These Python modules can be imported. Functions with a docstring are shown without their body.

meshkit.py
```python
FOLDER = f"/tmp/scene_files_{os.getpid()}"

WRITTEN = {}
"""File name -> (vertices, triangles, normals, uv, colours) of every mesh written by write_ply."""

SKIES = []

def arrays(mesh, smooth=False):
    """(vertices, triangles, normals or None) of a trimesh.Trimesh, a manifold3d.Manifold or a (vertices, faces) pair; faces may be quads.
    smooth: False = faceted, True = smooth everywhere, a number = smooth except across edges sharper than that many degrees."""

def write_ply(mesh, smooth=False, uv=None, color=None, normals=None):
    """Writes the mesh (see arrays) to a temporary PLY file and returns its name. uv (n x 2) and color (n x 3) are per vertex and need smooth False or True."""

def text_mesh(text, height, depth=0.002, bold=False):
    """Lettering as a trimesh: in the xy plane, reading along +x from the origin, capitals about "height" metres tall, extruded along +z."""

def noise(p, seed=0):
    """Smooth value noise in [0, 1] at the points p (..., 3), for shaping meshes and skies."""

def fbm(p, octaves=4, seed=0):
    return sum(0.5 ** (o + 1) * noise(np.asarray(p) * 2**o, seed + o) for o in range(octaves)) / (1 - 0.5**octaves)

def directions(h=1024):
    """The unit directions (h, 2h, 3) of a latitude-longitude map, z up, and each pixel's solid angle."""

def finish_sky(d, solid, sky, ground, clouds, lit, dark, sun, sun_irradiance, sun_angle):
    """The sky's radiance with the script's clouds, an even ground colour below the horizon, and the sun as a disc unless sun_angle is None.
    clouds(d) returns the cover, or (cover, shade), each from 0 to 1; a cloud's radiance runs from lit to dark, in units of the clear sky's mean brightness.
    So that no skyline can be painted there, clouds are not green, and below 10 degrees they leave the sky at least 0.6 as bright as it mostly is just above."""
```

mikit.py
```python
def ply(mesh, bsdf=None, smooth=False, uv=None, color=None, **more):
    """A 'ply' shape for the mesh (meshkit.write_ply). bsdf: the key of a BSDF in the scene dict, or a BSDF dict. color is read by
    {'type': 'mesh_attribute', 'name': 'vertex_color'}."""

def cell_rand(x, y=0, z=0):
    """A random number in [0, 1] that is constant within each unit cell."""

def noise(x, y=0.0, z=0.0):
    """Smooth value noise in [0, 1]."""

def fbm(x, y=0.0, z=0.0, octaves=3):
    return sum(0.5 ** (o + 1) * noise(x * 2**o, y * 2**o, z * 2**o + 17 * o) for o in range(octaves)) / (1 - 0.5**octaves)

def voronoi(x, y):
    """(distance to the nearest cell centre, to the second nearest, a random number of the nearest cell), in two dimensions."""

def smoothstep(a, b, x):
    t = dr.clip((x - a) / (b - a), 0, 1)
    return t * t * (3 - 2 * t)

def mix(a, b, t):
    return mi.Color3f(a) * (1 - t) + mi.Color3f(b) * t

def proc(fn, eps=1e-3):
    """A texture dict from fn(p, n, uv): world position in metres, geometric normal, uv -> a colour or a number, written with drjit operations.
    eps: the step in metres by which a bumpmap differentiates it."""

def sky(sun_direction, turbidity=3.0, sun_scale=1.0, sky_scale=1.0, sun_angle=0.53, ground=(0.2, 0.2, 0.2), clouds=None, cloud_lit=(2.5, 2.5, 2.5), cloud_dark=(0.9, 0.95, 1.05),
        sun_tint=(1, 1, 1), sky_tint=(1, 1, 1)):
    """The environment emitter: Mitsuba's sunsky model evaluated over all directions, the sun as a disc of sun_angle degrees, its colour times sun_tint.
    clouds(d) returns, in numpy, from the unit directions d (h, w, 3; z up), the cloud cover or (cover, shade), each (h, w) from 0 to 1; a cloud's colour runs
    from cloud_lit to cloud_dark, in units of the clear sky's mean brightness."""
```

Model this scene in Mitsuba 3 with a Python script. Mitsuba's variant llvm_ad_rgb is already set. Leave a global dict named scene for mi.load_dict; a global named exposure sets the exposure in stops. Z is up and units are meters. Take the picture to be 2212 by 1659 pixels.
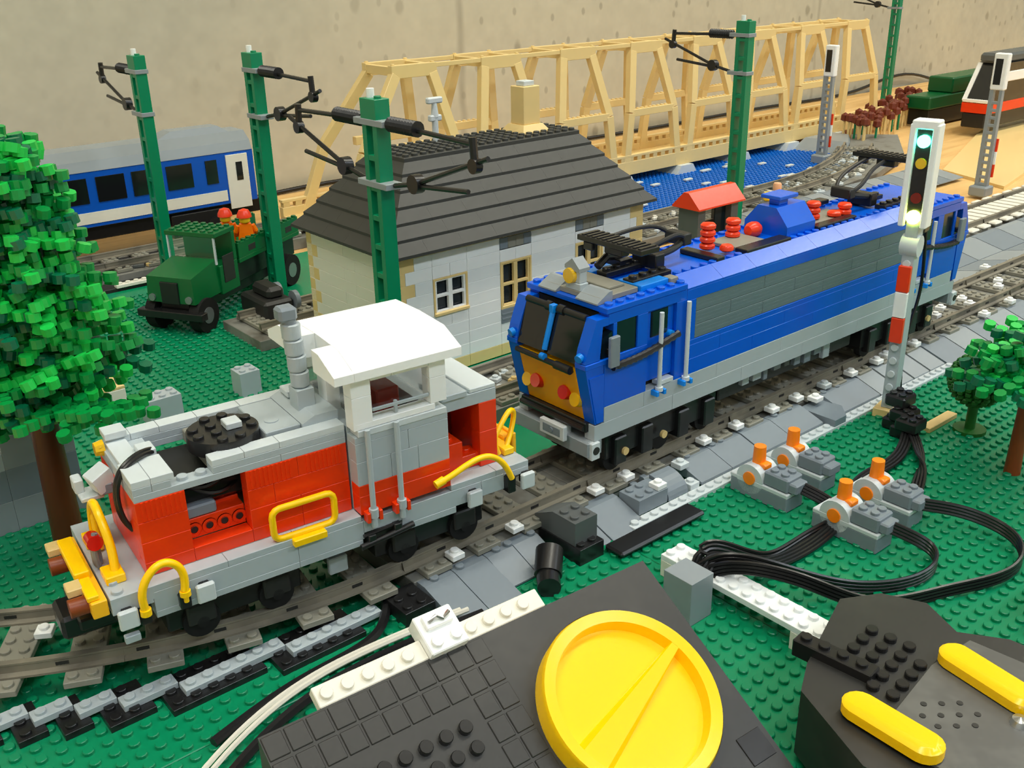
import math, random
import numpy as np
import trimesh
import mitsuba as mi
import drjit as dr
import mikit
from mikit import noise, fbm, smoothstep, mix, cell_rand, proc

# ---- camera, lights, exposure ------------------------------------------------
U = 0.008            # one stud = 8 mm
TZ = 0.76            # height of the layout's ground above the room floor
exposure = 0.75
scene, labels = {}, {}
RCAM = np.array([[0.76560405, -0.64303523, -0.01887143], [-0.26730713, -0.29130211, -0.91852598], [0.58514727, 0.70827168, -0.39490998]])
CCAM = np.array([-46.35217848, -38.6654747, 37.12683368])


def W(p):
    p = np.asarray(p, float)
    return p * U + np.array([0, 0, TZ])


_M = np.eye(4)
_M[:3, 0], _M[:3, 1], _M[:3, 2], _M[:3, 3] = -RCAM[0], -RCAM[1], RCAM[2], W(CCAM)
scene['camera'] = {'type': 'perspective', 'fov': 2 * math.degrees(math.atan(1106 / 2163.876)), 'fov_axis': 'x', 'near_clip': 0.02, 'far_clip': 20.0,
                   'to_world': mi.ScalarTransform4f(_M)}
# ceiling lamps (their emission; the fixtures are built with the room): centre x, y, size, radiance
LAMPS = [(-0.75, -1.55, 1.3, 0.30, (8.6, 9.6, 10.6)), (0.95, -1.55, 1.3, 0.30, (8.6, 9.6, 10.6)), (2.65, -1.55, 1.3, 0.30, (8.6, 9.6, 10.6)),
         (-0.75, -0.1, 1.3, 0.30, (9.6, 9.4, 8.2)), (0.95, -0.1, 1.3, 0.30, (9.6, 9.4, 8.2)), (2.65, -0.1, 1.3, 0.30, (9.6, 9.4, 8.2))]
ROOM = (-2.2, 4.4, -3.2, 0.965, 2.7)      # x0, x1, y0, y1, ceiling height

# ---- helpers ------------------------------------------------------------------
rng = random.Random(7)


def mat(name, col, rough=0.3, spec=0.5, metallic=0.0, **k):
    c = [((x / 12.92) if x <= 0.04045 else ((x + 0.055) / 1.055) ** 2.4) for x in (v / 255 for v in col)]
    scene[name] = {'type': 'principled', 'base_color': {'type': 'rgb', 'value': c}, 'roughness': rough, 'specular': spec, 'metallic': metallic, **k}
    return name


def _unit_bevel():
    h, b = np.array([3.0, 2.0, 1.0]), 0.1
    V, K = [], []
    for sx in (-1, 1):
        for sy in (-1, 1):
            for sz in (-1, 1):
                for ax in range(3):
                    s = np.array([sx, sy, sz], float)
                    k = s * 1.0
                    d = np.full(3, 1.0)
                    d[ax] = 0.0
                    V.append(s * h - s * b * d)
                    K.append((s, d))
    hull = trimesh.convex.convex_hull(np.array(V))
    # match hull vertices to ours
    idx = [int(np.argmin(((np.array(V) - q) ** 2).sum(1))) for q in hull.vertices]
    F = np.array([[idx[i] for i in f] for f in hull.faces])
    return np.array([s for s, d in K]), np.array([d for s, d in K]), F


_BS, _BD, _BF = _unit_bevel()
_CV = np.array([[x, y, z] for x in (0, 1) for y in (0, 1) for z in (0, 1)], float)
_CF = np.array([[0, 1, 3], [0, 3, 2], [4, 6, 7], [4, 7, 5], [0, 4, 5], [0, 5, 1], [2, 3, 7], [2, 7, 6], [0, 2, 6], [0, 6, 4], [1, 5, 7], [1, 7, 3]])


class MB:
    """collects primitives, in studs, into one mesh"""

    def __init__(self):
        self.V, self.F, self.n = [], [], 0

    def raw(self, v, f):
        v = np.asarray(v, float)
        self.V.append(v)
        self.F.append(np.asarray(f, int) + self.n)
        self.n += len(v)
        return self

    def box(self, x0, x1, y0, y1, z0, z1, b=0.04):
        lo, hi = np.array([min(x0, x1), min(y0, y1), min(z0, z1)], float), np.array([max(x0, x1), max(y0, y1), max(z0, z1)], float)
        if b <= 0:
            return self.raw(lo + _CV * (hi - lo), _CF)
        b = min(b, 0.45 * (hi - lo).min())
        c, h = (lo + hi) / 2, (hi - lo) / 2
        return self.raw(c + _BS * h - _BS * b * _BD, _BF)

    def obox(self, c, ex, ey, ez, b=0.03):
        """box with centre c and half axes ex, ey, ez"""
        h = np.array([np.linalg.norm(e) for e in (ex, ey, ez)])
        A = np.array([np.asarray(e, float) / l for e, l in zip((ex, ey, ez), h)])
        b = min(b, 0.45 * h.min())
        return self.raw(np.asarray(c, float) + (_BS * h - _BS * b * _BD) @ A, _BF if np.linalg.det(A) > 0 else _BF[:, ::-1])

    def cyl(self, p0, p1, r0, r1=None, n=14, caps=True):
        r1 = r0 if r1 is None else r1
        p0, p1 = np.asarray(p0, float), np.asarray(p1, float)
        d = p1 - p0
        d = d / np.linalg.norm(d)
        a = np.cross(d, [0, 0, 1] if abs(d[2]) < 0.9 else [1, 0, 0])
        a /= np.linalg.norm(a)
        c = np.cross(d, a)
        t = np.arange(n) * 2 * np.pi / n
        ring = np.cos(t)[:, None] * a + np.sin(t)[:, None] * c
        i = np.arange(n)
        j = (i + 1) % n
        V = [p0 + ring * r0, p1 + ring * r1]
        F = [np.stack([i, j, j + n], 1), np.stack([i, j + n, i + n], 1)]
        if caps:
            V += [p0[None], p1[None]]
            F += [np.stack([j, i, i * 0 + 2 * n], 1), np.stack([i + n, j + n, i * 0 + 2 * n + 1], 1)]
        return self.raw(np.vstack(V), np.vstack(F))

    def studs(self, xs, ys, z, r=0.3, h=0.2, n=14):
        t = np.arange(n) * 2 * np.pi / n
        ring = np.stack([np.cos(t), np.sin(t), t * 0], 1)
        V1 = np.vstack([ring * [r, r, 0], ring * [r, r, 0] + [0, 0, h * 0.82], ring * [r * 0.9, r * 0.9, 0] + [0, 0, h], [[0, 0, h]]])
        i = np.arange(n)
        j = (i + 1) % n
        F1 = np.vstack([np.stack([i, j, j + n], 1), np.stack([i, j + n, i + n], 1), np.stack([i + n, j + n, j + 2 * n], 1), np.stack([i + n, j + 2 * n, i + 2 * n], 1),
                        np.stack([i + 2 * n, j + 2 * n, i * 0 + 3 * n], 1)])
        P = np.array([[x, y, z] for x in xs for y in ys], float).reshape(-1, 3)
        if len(P):
            V = (P[:, None] + V1[None]).reshape(-1, 3)
            F = (F1[None] + (np.arange(len(P)) * len(V1))[:, None, None]).reshape(-1, 3)
            self.raw(V, F)
        return self

    def prism(self, poly, axis, a0, a1):
        """convex-ish polygon extruded along an axis; poly in the two other axes, in order (x,y,z minus axis)"""
        import mapbox_earcut as earcut
        poly = np.asarray(poly, float)
        n = len(poly)
        o = [k for k in range(3) if k != axis]
        V = np.zeros((2 * n, 3))
        V[:n, o[0]], V[:n, o[1]], V[:n, axis] = poly[:, 0], poly[:, 1], a0
        V[n:, o[0]], V[n:, o[1]], V[n:, axis] = poly[:, 0], poly[:, 1], a1
        try:
            tri = earcut.triangulate_float64(poly, np.array([n], dtype=np.uint32)).reshape(-1, 3).astype(int)
        except Exception:
            tri = np.array([[0, k, k + 1] for k in range(1, n - 1)])
        i = np.arange(n)
        j = (i + 1) % n
        F = np.vstack([tri, tri[:, ::-1] + n, np.stack([i, j, j + n], 1), np.stack([i, j + n, i + n], 1)])
        m = trimesh.Trimesh(V, F, process=False)
        trimesh.repair.fix_normals(m)
        return self.raw(np.array(m.vertices), np.array(m.faces))

    def hull(self, pts):
        m = trimesh.convex.convex_hull(np.asarray(pts, float))
        return self.raw(np.array(m.vertices), np.array(m.faces))

    def tube(self, pts, r, n=10, closed=False, smoothpath=0):
        p = np.asarray(pts, float)
        if smoothpath:
            p = spline(p, smoothpath, closed)
        m = len(p)
        d = (np.roll(p, -1, 0) - np.roll(p, 1, 0)) if closed else np.gradient(p, axis=0)
        d /= np.linalg.norm(d, axis=1, keepdims=True) + 1e-12
        a = np.cross(d[0], [0, 0, 1] if abs(d[0][2]) < 0.9 else [1, 0, 0])
        t = np.arange(n) * 2 * np.pi / n
        V = []
        for k in range(m):
            a = a - d[k] * (a @ d[k])
            a /= np.linalg.norm(a)
            c = np.cross(d[k], a)
            rr = r[k] if np.ndim(r) else r
            V.append(p[k] + rr * (np.cos(t)[:, None] * a + np.sin(t)[:, None] * c))
        F = []
        i = np.arange(n)
        j = (i + 1) % n
        for k in range(m if closed else m - 1):
            A, B = k * n, ((k + 1) % m) * n
            F += [np.stack([A + i, A + j, B + j], 1), np.stack([A + i, B + j, B + i], 1)]
        V = np.vstack(V)
        if not closed:
            V = np.vstack([V, p[:1], p[-1:]])
            F += [np.stack([j, i, i * 0 + m * n], 1), np.stack([(m - 1) * n + i, (m - 1) * n + j, i * 0 + m * n + 1], 1)]
        return self.raw(V, np.vstack(F))

    def strip(self, pts, side, w, th):
        """flat cable: pts path, side vectors, width, thickness"""
        p = np.asarray(pts, float)
        d = np.gradient(p, axis=0)
        d /= np.linalg.norm(d, axis=1, keepdims=True) + 1e-12
        s = np.asarray(side, float)
        if s.ndim == 1:
            s = np.tile(s, (len(p), 1))
        s = s - d * (s * d).sum(1, keepdims=True)
        s /= np.linalg.norm(s, axis=1, keepdims=True)
        nn = np.cross(s, d)
        k = 5  # four round ridges across
        for q in range(4):
            off = (q - 1.5) / 4 * w
            self.tube(p + s * off, w / 4 * 0.55, 6)
        return self

    def lathe(self, prof, c=(0, 0, 0), axis=2, n=24):
        prof = np.asarray(prof, float)
        t = np.arange(n) * 2 * np.pi / n
        V = np.concatenate([np.stack([r * np.cos(t), r * np.sin(t), t * 0 + z], 1) for r, z in prof])
        i = np.arange(n)
        j = (i + 1) % n
        F = np.vstack([np.vstack([np.stack([k * n + i, k * n + j, (k + 1) * n + j], 1), np.stack([k * n + i, (k + 1) * n + j, (k + 1) * n + i], 1)]) for k in range(len(prof) - 1)])
        if axis == 0:
            V = V[:, [2, 0, 1]]
        elif axis == 1:
            V = V[:, [1, 2, 0]]
        return self.raw(V + np.asarray(c, float), F)

    def xf(self, M, t=(0, 0, 0)):
        self.V = [v @ np.asarray(M, float).T + np.asarray(t, float) for v in self.V]
        return self

    def add(self, o, M=None, t=(0, 0, 0)):
        v, f = o.arr()
        if M is not None:
            v = v @ np.asarray(M, float).T
        return self.raw(v + np.asarray(t, float), f)

    def arr(self):
        return np.vstack(self.V), np.vstack(self.F)


def spline(p, per=8, closed=False):
    from scipy.interpolate import CubicSpline
    p = np.asarray(p, float)
    if closed:
        p = np.vstack([p, p[:1]])
    s = np.r_[0, np.cumsum(np.linalg.norm(np.diff(p, axis=0), axis=1) ** 0.7)]
    cs = CubicSpline(s, p, bc_type='periodic' if closed else 'natural')
    q = cs(np.linspace(0, s[-1], per * (len(p) - 1) + 1))
    return q[:-1] if closed else q


def Rz(a):
    c, s = math.cos(a), math.sin(a)
    return np.array([[c, -s, 0], [s, c, 0], [0, 0, 1.0]])


def Rx(a):
    c, s = math.cos(a), math.sin(a)
    return np.array([[1.0, 0, 0], [0, c, -s], [0, s, c]])


def Ry(a):
    c, s = math.cos(a), math.sin(a)
    return np.array([[c, 0, s], [0, 1.0, 0], [-s, 0, c]])


_taken = {}


def numbered(key):
    k = _taken.get(key, -1) + 1
    _taken[key] = k
    return key if k == 0 else f'{key}_{k:03d}'


PLY = {}


def emit(key, mb, bsdf, M=None, t=(0, 0, 0), smooth=False, share=None):
    """write a mesh given in studs; share: cache name for equal meshes placed by to_world"""
    if share is not None:
        if share not in PLY:
            v, f = mb.arr() if isinstance(mb, MB) else mb().arr()
            PLY[share] = mikit.ply((v * U, f), None, smooth=smooth)
        T4 = np.eye(4)
        T4[:3, :3] = np.eye(3) if M is None else M
        T4[:3, 3] = W(t)
        scene[key] = {**PLY[share], 'bsdf': {'type': 'ref', 'id': bsdf}, 'to_world': mi.ScalarTransform4f(T4)}
        return key
    v, f = mb.arr()
    if M is not None:
        v = v @ np.asarray(M).T
    v = v + np.asarray(t, float)
    scene[key] = mikit.ply((W(v), f), bsdf, smooth=smooth)
    return key


class Thing:
    def __init__(self, name, label, cat, group=None, M=None, t=(0, 0, 0), kind=None):
        self.key = numbered(name)
        self.M, self.t = M, np.asarray(t, float)
        d = {}
        if label:
            d['label'] = label
        if cat:
            d['category'] = cat
        if group:
            d['group'] = group
        if kind:
            d['kind'] = kind
        if d:
            labels[self.key] = d

    def part(self, name, mb, bsdf, parent=None, label=None, smooth=False, share=None, M=None, t=None, kind=None):
        """share: mb is in piece-local studs, placed at M, t of the thing's frame"""
        key = numbered((parent or self.key) + '__' + name)
        if share is not None or M is not None or t is not None:
            m0 = np.eye(3) if M is None else np.asarray(M)
            t0 = np.zeros(3) if t is None else np.asarray(t, float)
            mm = m0 if self.M is None else self.M @ m0
            tt = (t0 if self.M is None else self.M @ t0) + self.t
        else:
            mm, tt = self.M, self.t
        emit(key, mb, bsdf, mm, tt, smooth, share)
        d = {}
        if label:
            d['label'] = label
        if kind:
            d['kind'] = kind
        if d:
            labels[key] = d
        return key

    def single(self, mb, bsdf, smooth=False, share=None):
        emit(self.key, mb, bsdf, self.M, self.t, smooth, share)
        return self.key


G = 0.008   # gap between neighbouring bricks


def brick(x0, x1, y0, y1, z0, z1, studs=False, b=0.022, g=G):
    m = MB().box(x0 + g, x1 - g, y0 + g, y1 - g, z0 + g * 0.5, z1 - g * 0.5, b)
    if studs:
        m.studs(np.arange(math.floor(x1 - x0 + 0.01)) + x0 + 0.5, np.arange(math.floor(y1 - y0 + 0.01)) + y0 + 0.5, z1 - g)
    return m

# ---- materials ----------------------------------------------------------------
mat('white', (238, 240, 238), 0.32)
mat('offwhite', (226, 222, 208), 0.4)
mat('cream_white', (228, 232, 232), 0.35)
mat('light_grey', (168, 178, 182), 0.32)
mat('pale_grey', (196, 204, 206), 0.35)
mat('mid_grey', (138, 146, 150), 0.35)
mat('slate_grey', (118, 128, 136), 0.4)
mat('dark_grey', (84, 88, 88), 0.4)
mat('old_grey', (134, 132, 120), 0.45)
mat('rail_grey', (122, 116, 100), 0.42)
mat('black', (26, 26, 27), 0.3)
mat('matt_black', (34, 34, 33), 0.5)
mat('roof_black', (56, 57, 54), 0.5)
mat('rubber', (20, 20, 20), 0.7, 0.3)
mat('green', (0, 126, 84), 0.32)
mat('dark_green', (0, 84, 42), 0.35)
mat('truck_green', (0, 92, 44), 0.32)
mat('leaf_dark', (0, 98, 66), 0.35)
mat('leaf_mid', (0, 138, 60), 0.35)
mat('leaf_bright', (24, 186, 72), 0.35)
mat('bush_green', (20, 92, 22), 0.5)
mat('blue', (0, 88, 208), 0.25)
mat('coach_blue', (0, 82, 186), 0.35)
mat('water_blue', (0, 100, 190), 0.3)
mat('clip_blue', (0, 130, 226), 0.3)
mat('red', (228, 56, 8), 0.28)
mat('flame_red', (238, 62, 24), 0.28)
mat('dark_red', (120, 26, 10), 0.35)
mat('yellow', (255, 204, 0), 0.28)
mat('amber', (250, 186, 30), 0.3)
mat('gold_yellow', (226, 160, 0), 0.32)
mat('orange', (255, 122, 0), 0.3)
mat('knob_orange', (255, 134, 14), 0.3)
mat('tan', (226, 198, 134), 0.34)
mat('warm_tan', (214, 186, 124), 0.4)
mat('brown', (88, 42, 16), 0.38)
mat('red_brown', (128, 58, 20), 0.38)
mat('flower_brown', (104, 40, 22), 0.4)
mat('flesh', (240, 180, 140), 0.4)
mat('skin_yellow', (250, 200, 30), 0.35)
mat('chrome', (200, 204, 206), 0.15, 0.5, 0.9)
mat('silver', (150, 155, 158), 0.3, 0.5, 0.7)
mat('rail_steel', (150, 140, 116), 0.3, 0.5, 0.6)
mat('trans_red', (196, 26, 16), 0.1, 0.8)
mat('trans_yellow', (222, 176, 20), 0.1, 0.8)
mat('smoked', (22, 24, 26), 0.08, 0.7)
mat('window_dark', (16, 30, 38), 0.12, 0.6)
mat('wire_white', (214, 210, 196), 0.4)
mat('copper', (196, 120, 70), 0.3, 0.5, 0.8)
scene['glass'] = {'type': 'thindielectric', 'int_ior': 1.5}


def _scuffed(base, dark, scale, amount, rough):
    def fn(p, n, uv):
        f = fbm(p.x * scale, p.y * scale, p.z * scale, 4)
        g = noise(p.x * scale * 9, p.y * scale * 9, p.z * scale * 9)
        return mix(base, dark, dr.clip(smoothstep(0.45, 0.75, f) * amount + (g - 0.5) * 0.12, 0, 1))
    return {'type': 'principled', 'base_color': proc(fn), 'roughness': rough, 'specular': 0.5}


scene['console_black'] = _scuffed((0.020, 0.020, 0.019), (0.034, 0.033, 0.030), 40, 0.8, 0.42)
scene['console_grey'] = _scuffed((0.085, 0.085, 0.080), (0.13, 0.13, 0.12), 60, 0.7, 0.45)
scene['worn_rail'] = _scuffed((0.21, 0.19, 0.145), (0.115, 0.105, 0.085), 45, 1.0, 0.4)
scene['dusty_grey'] = _scuffed((0.20, 0.20, 0.18), (0.12, 0.11, 0.09), 50, 0.9, 0.5)


def _concrete(p, n, uv):
    x, z = p.x, p.z
    broad = fbm(x * 1.7, z * 1.7, 3.0, 4)
    fine = fbm(x * 60, z * 60, 1.0, 3)
    c = mix((0.60, 0.555, 0.415), (0.50, 0.475, 0.375), smoothstep(0.3, 0.7, broad))
    c = c * (0.93 + 0.14 * fine)
    big = dr.clip(smoothstep(0.0, 0.9, x) * 0.8 + 0.1, 0, 1)
    d1, _, r1 = mikit.voronoi(x * 34, z * 22)
    pit = smoothstep(0.17, 0.08, d1) * dr.select(r1 > 0.62, 1.0, 0.0) * big
    d2, _, r2 = mikit.voronoi(x * 11 + 7, z * 8 + 3)
    pit2 = smoothstep(0.13, 0.06, d2 + 0.03 * noise(x * 120, z * 120)) * dr.select(r2 > 0.5, 1.0, 0.0) * big
    c = mix(c, (0.30, 0.27, 0.19), dr.clip(pit * 0.55 + pit2 * 0.7, 0, 1))
    # two formwork joints with their grey, leached margins
    for sx, w, a in ((0.595, 0.011, 0.6), (1.52, 0.008, 0.5)):
        s = smoothstep(w, 0.0, dr.abs(x - sx + 0.004 * (noise(z * 40) - 0.5)))
        c = mix(c, (0.33, 0.30, 0.22), s * a * (0.6 + 0.6 * fine))
    return c


def _pits(p, n, uv):
    d1, _, r1 = mikit.voronoi(p.x * 34, p.z * 22)
    return -smoothstep(0.17, 0.05, d1) * dr.select(r1 > 0.62, 1.0, 0.0) + 0.15 * fbm(p.x * 70, p.z * 70, 0.0, 2)


scene['concrete'] = {'type': 'bumpmap', 'arbitrary': {'type': 'raw', 'value': 0.0}, 'bsdf': {'type': 'diffuse', 'reflectance': proc(_concrete)}} if False else {'type': 'diffuse', 'reflectance': proc(_concrete)}


def _plywood(p, n, uv):
    g = fbm(p.x * 9, p.y * 90, 0.0, 3)
    k = fbm(p.x * 3, p.y * 22 + 2 * noise(p.x * 4, p.y * 4), 5.0, 3)
    c = mix((0.78, 0.50, 0.20), (0.62, 0.36, 0.12), smoothstep(0.3, 0.75, 0.5 * g + 0.5 * k))
    d, _, r = mikit.voronoi(p.x * 14, p.y * 14)
    return mix(c, (0.40, 0.22, 0.08), smoothstep(0.12, 0.03, d) * dr.select(r > 0.75, 0.8, 0.0))


scene['plywood'] = {'type': 'principled', 'base_color': proc(_plywood), 'roughness': 0.45, 'specular': 0.4}
scene['plaster'] = {'type': 'diffuse', 'reflectance': {'type': 'rgb', 'value': [0.72, 0.71, 0.66]}}
scene['ceiling_paint'] = {'type': 'diffuse', 'reflectance': {'type': 'rgb', 'value': [0.80, 0.80, 0.78]}}
scene['floor_lino'] = {'type': 'principled', 'base_color': {'type': 'rgb', 'value': [0.28, 0.27, 0.25]}, 'roughness': 0.5}


# ---- the room -------------------------------------------------------------------
def room_box(key, x0, x1, y0, y1, z0, z1, bsdf):
    v = np.array([x0, y0, z0]) + _CV * np.array([x1 - x0, y1 - y0, z1 - z0])
    scene[key] = mikit.ply((v, _CF), bsdf)
    labels[key] = {'kind': 'structure'}


rx0, rx1, ry0, ry1, rz = ROOM
room_box('floor', rx0, rx1, ry0, ry1, -0.1, 0.0, 'floor_lino')
room_box('ceiling', rx0, rx1, ry0, ry1, rz, rz + 0.1, 'ceiling_paint')
room_box('wall_back', rx0 - 0.1, rx1 + 0.1, ry1, ry1 + 0.2, -0.1, rz + 0.1, 'concrete')
room_box('wall_front', rx0 - 0.1, rx1 + 0.1, ry0 - 0.1, ry0, -0.1, rz + 0.1, 'plaster')
room_box('wall_left', rx0 - 0.1, rx0, ry0, ry1, 0.0, rz, 'plaster')
room_box('wall_right', rx1, rx1 + 0.1, ry0, ry1, 0.0, rz, 'plaster')
for lx, ly, la, lb, lr in LAMPS:
    t = Thing('ceiling_lamp', 'white fluorescent ceiling lamp above the layout', 'ceiling lamp', 'ceiling lamps', None)
    k = t.key
    v = np.array([lx - la / 2, ly - lb / 2, rz - 0.06]) + _CV * np.array([la, lb, 0.06])
    key = numbered(k + '__housing')
    scene[key] = mikit.ply((v, _CF), 'white')
    v = np.array([[lx - la / 2 + 0.02, ly - lb / 2 + 0.02, rz - 0.062], [lx + la / 2 - 0.02, ly - lb / 2 + 0.02, rz - 0.062], [lx + la / 2 - 0.02, ly + lb / 2 - 0.02, rz - 0.062], [lx - la / 2 + 0.02, ly + lb / 2 - 0.02, rz - 0.062]])
    key = numbered(k + '__diffuser')
    scene[key] = mikit.ply((v, np.array([[0, 2, 1], [0, 3, 2]])), 'white', emitter={'type': 'area', 'radiance': {'type': 'rgb', 'value': list(lr)}})

# the table that carries the layout
t = Thing('display_table', 'long plywood display table with bare wood visible along the concrete wall', 'table')
t.part('table_top', MB().box(-130, 330, -75, 119.6, -2.9, -0.42, 0.15), 'plywood')
for lx in (-120, 100, 320):
    for ly in (-68, 112):
        t.part('leg', MB().box(lx - 4, lx + 4, ly - 4, ly + 4, -94.9, -2.9, 0.2), 'plywood')
# cables along the foot of the wall
t = Thing('wall_cable', 'thin black cable running along the foot of the wall behind the blue coach and the bridge', 'cable')
t.single(MB().tube([(25, 118.6, -.2), (40, 119.2, 0.2), (62, 118.9, 0.0), (90, 119.2, .2), (130, 119, .1), (170, 119.2, .3), (208, 119.1, .6), (222, 119.2, 2.4), (236, 119.2, 2.8), (250, 119, 0.0)], 0.4, 6, smoothpath=5), 'black', smooth=True)

# ---- baseplates -------------------------------------------------------------------
def visible_studs(xs, ys, z, keep=None):
    P = np.array([[x, y, z] for x in xs for y in ys], float)
    q = (P - CCAM) @ RCAM.T
    u, v = 1106 + 2163.9 * q[:, 0] / q[:, 2], 829.5 + 2163.9 * q[:, 1] / q[:, 2]
    ok = (q[:, 2] > 3) & (u > -500) & (u < 2700) & (v > -300) & (v < 2150)
    if keep is not None:
        ok &= keep(P[:, 0], P[:, 1])
    return P[ok]


def baseplate(label, x0, x1, y0, y1, bsdf, keep=None, n=10, z=0.0, group=None):
    t = Thing('baseplate', label, 'baseplate', group)
    m = MB().box(x0 + 0.02, x1 - 0.02, y0 + 0.02, y1 - 0.02, z - 0.4, z, 0.05)
    P = visible_studs(np.arange(x0 + 0.5, x1, 1), np.arange(y0 + 0.5, y1, 1), z, keep)
    k = np.arange(n) * 2 * np.pi / n
    ring = np.stack([np.cos(k), np.sin(k), k * 0], 1)
    V1 = np.vstack([ring * [0.3, 0.3, 0], ring * [0.3, 0.3, 0] + [0, 0, 0.17], ring * [0.26, 0.26, 0] + [0, 0, 0.21], [[0, 0, 0.21]]])
    i = np.arange(n)
    j = (i + 1) % n
    F1 = np.vstack([np.stack([a, b, c], 1) for q in (0, n) for a, b, c in ((i + q, j + q, j + q + n), (i + q, j + q + n, i + q + n))] + [np.stack([i + 2 * n, j + 2 * n, i * 0 + 3 * n], 1)])
    if len(P):
        m.raw((P[:, None] + V1[None]).reshape(-1, 3), (F1[None] + (np.arange(len(P)) * len(V1))[:, None, None]).reshape(-1, 3))
    t.single(m, bsdf)


_e = -0.5
baseplate('green studded baseplate under the orange-knobbed switches and the yellow-knob controller', -3.5, 44.5, -45.5, 2.5, 'green', None, 12)
baseplate('green studded baseplate in the bottom left corner before the stepped plates', -51.5, -3.5, -45.5, 2.5, 'green', lambda x, y: (y > -30), 12)
baseplate('green studded baseplate under the red locomotive and the brown tree trunk', -51.5, -3.5, 2.5, 50.5, 'green', lambda x, y: ~((x > -19) & (y > 5) & (y < 14)) & ~((x < -22) & (y > 47)), 10)
baseplate('green studded baseplate in front of the green truck', -51.5, -3.5, 50.5, 82.5, 'green', lambda x, y: (x > -20) & (y < 80), 8)
baseplate('green studded baseplate around the white station house', -3.5, 44.5, 2.5, 50.5, 'green', lambda x, y: (y > 29) & (y < 50) & (x < 1), 8)
baseplate('green studded baseplate behind the white station house', -3.5, 44.5, 50.5, 82.5, 'green', lambda x, y: (x < 8) & (y < 80), 8)
baseplate('green studded baseplate at the right edge behind the round bush', 44.5, 92.5, -45.5, 2.5, 'green', lambda x, y: (y > -25) & (x < 70), 10)

# water: blue plates with studs, pale flecks
baseplate('blue studded plate of water under the tan truss bridge', 44.5, 92.5, 62.5, 98.5, 'water_blue', lambda x, y: (x > 58) & (y < 96), 6)
baseplate('blue studded plate of water beside the grey embankment and tall signal mast', 92.5, 134.5, 62.5, 98.5, 'water_blue', lambda x, y: (y < 96), 6)

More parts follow.
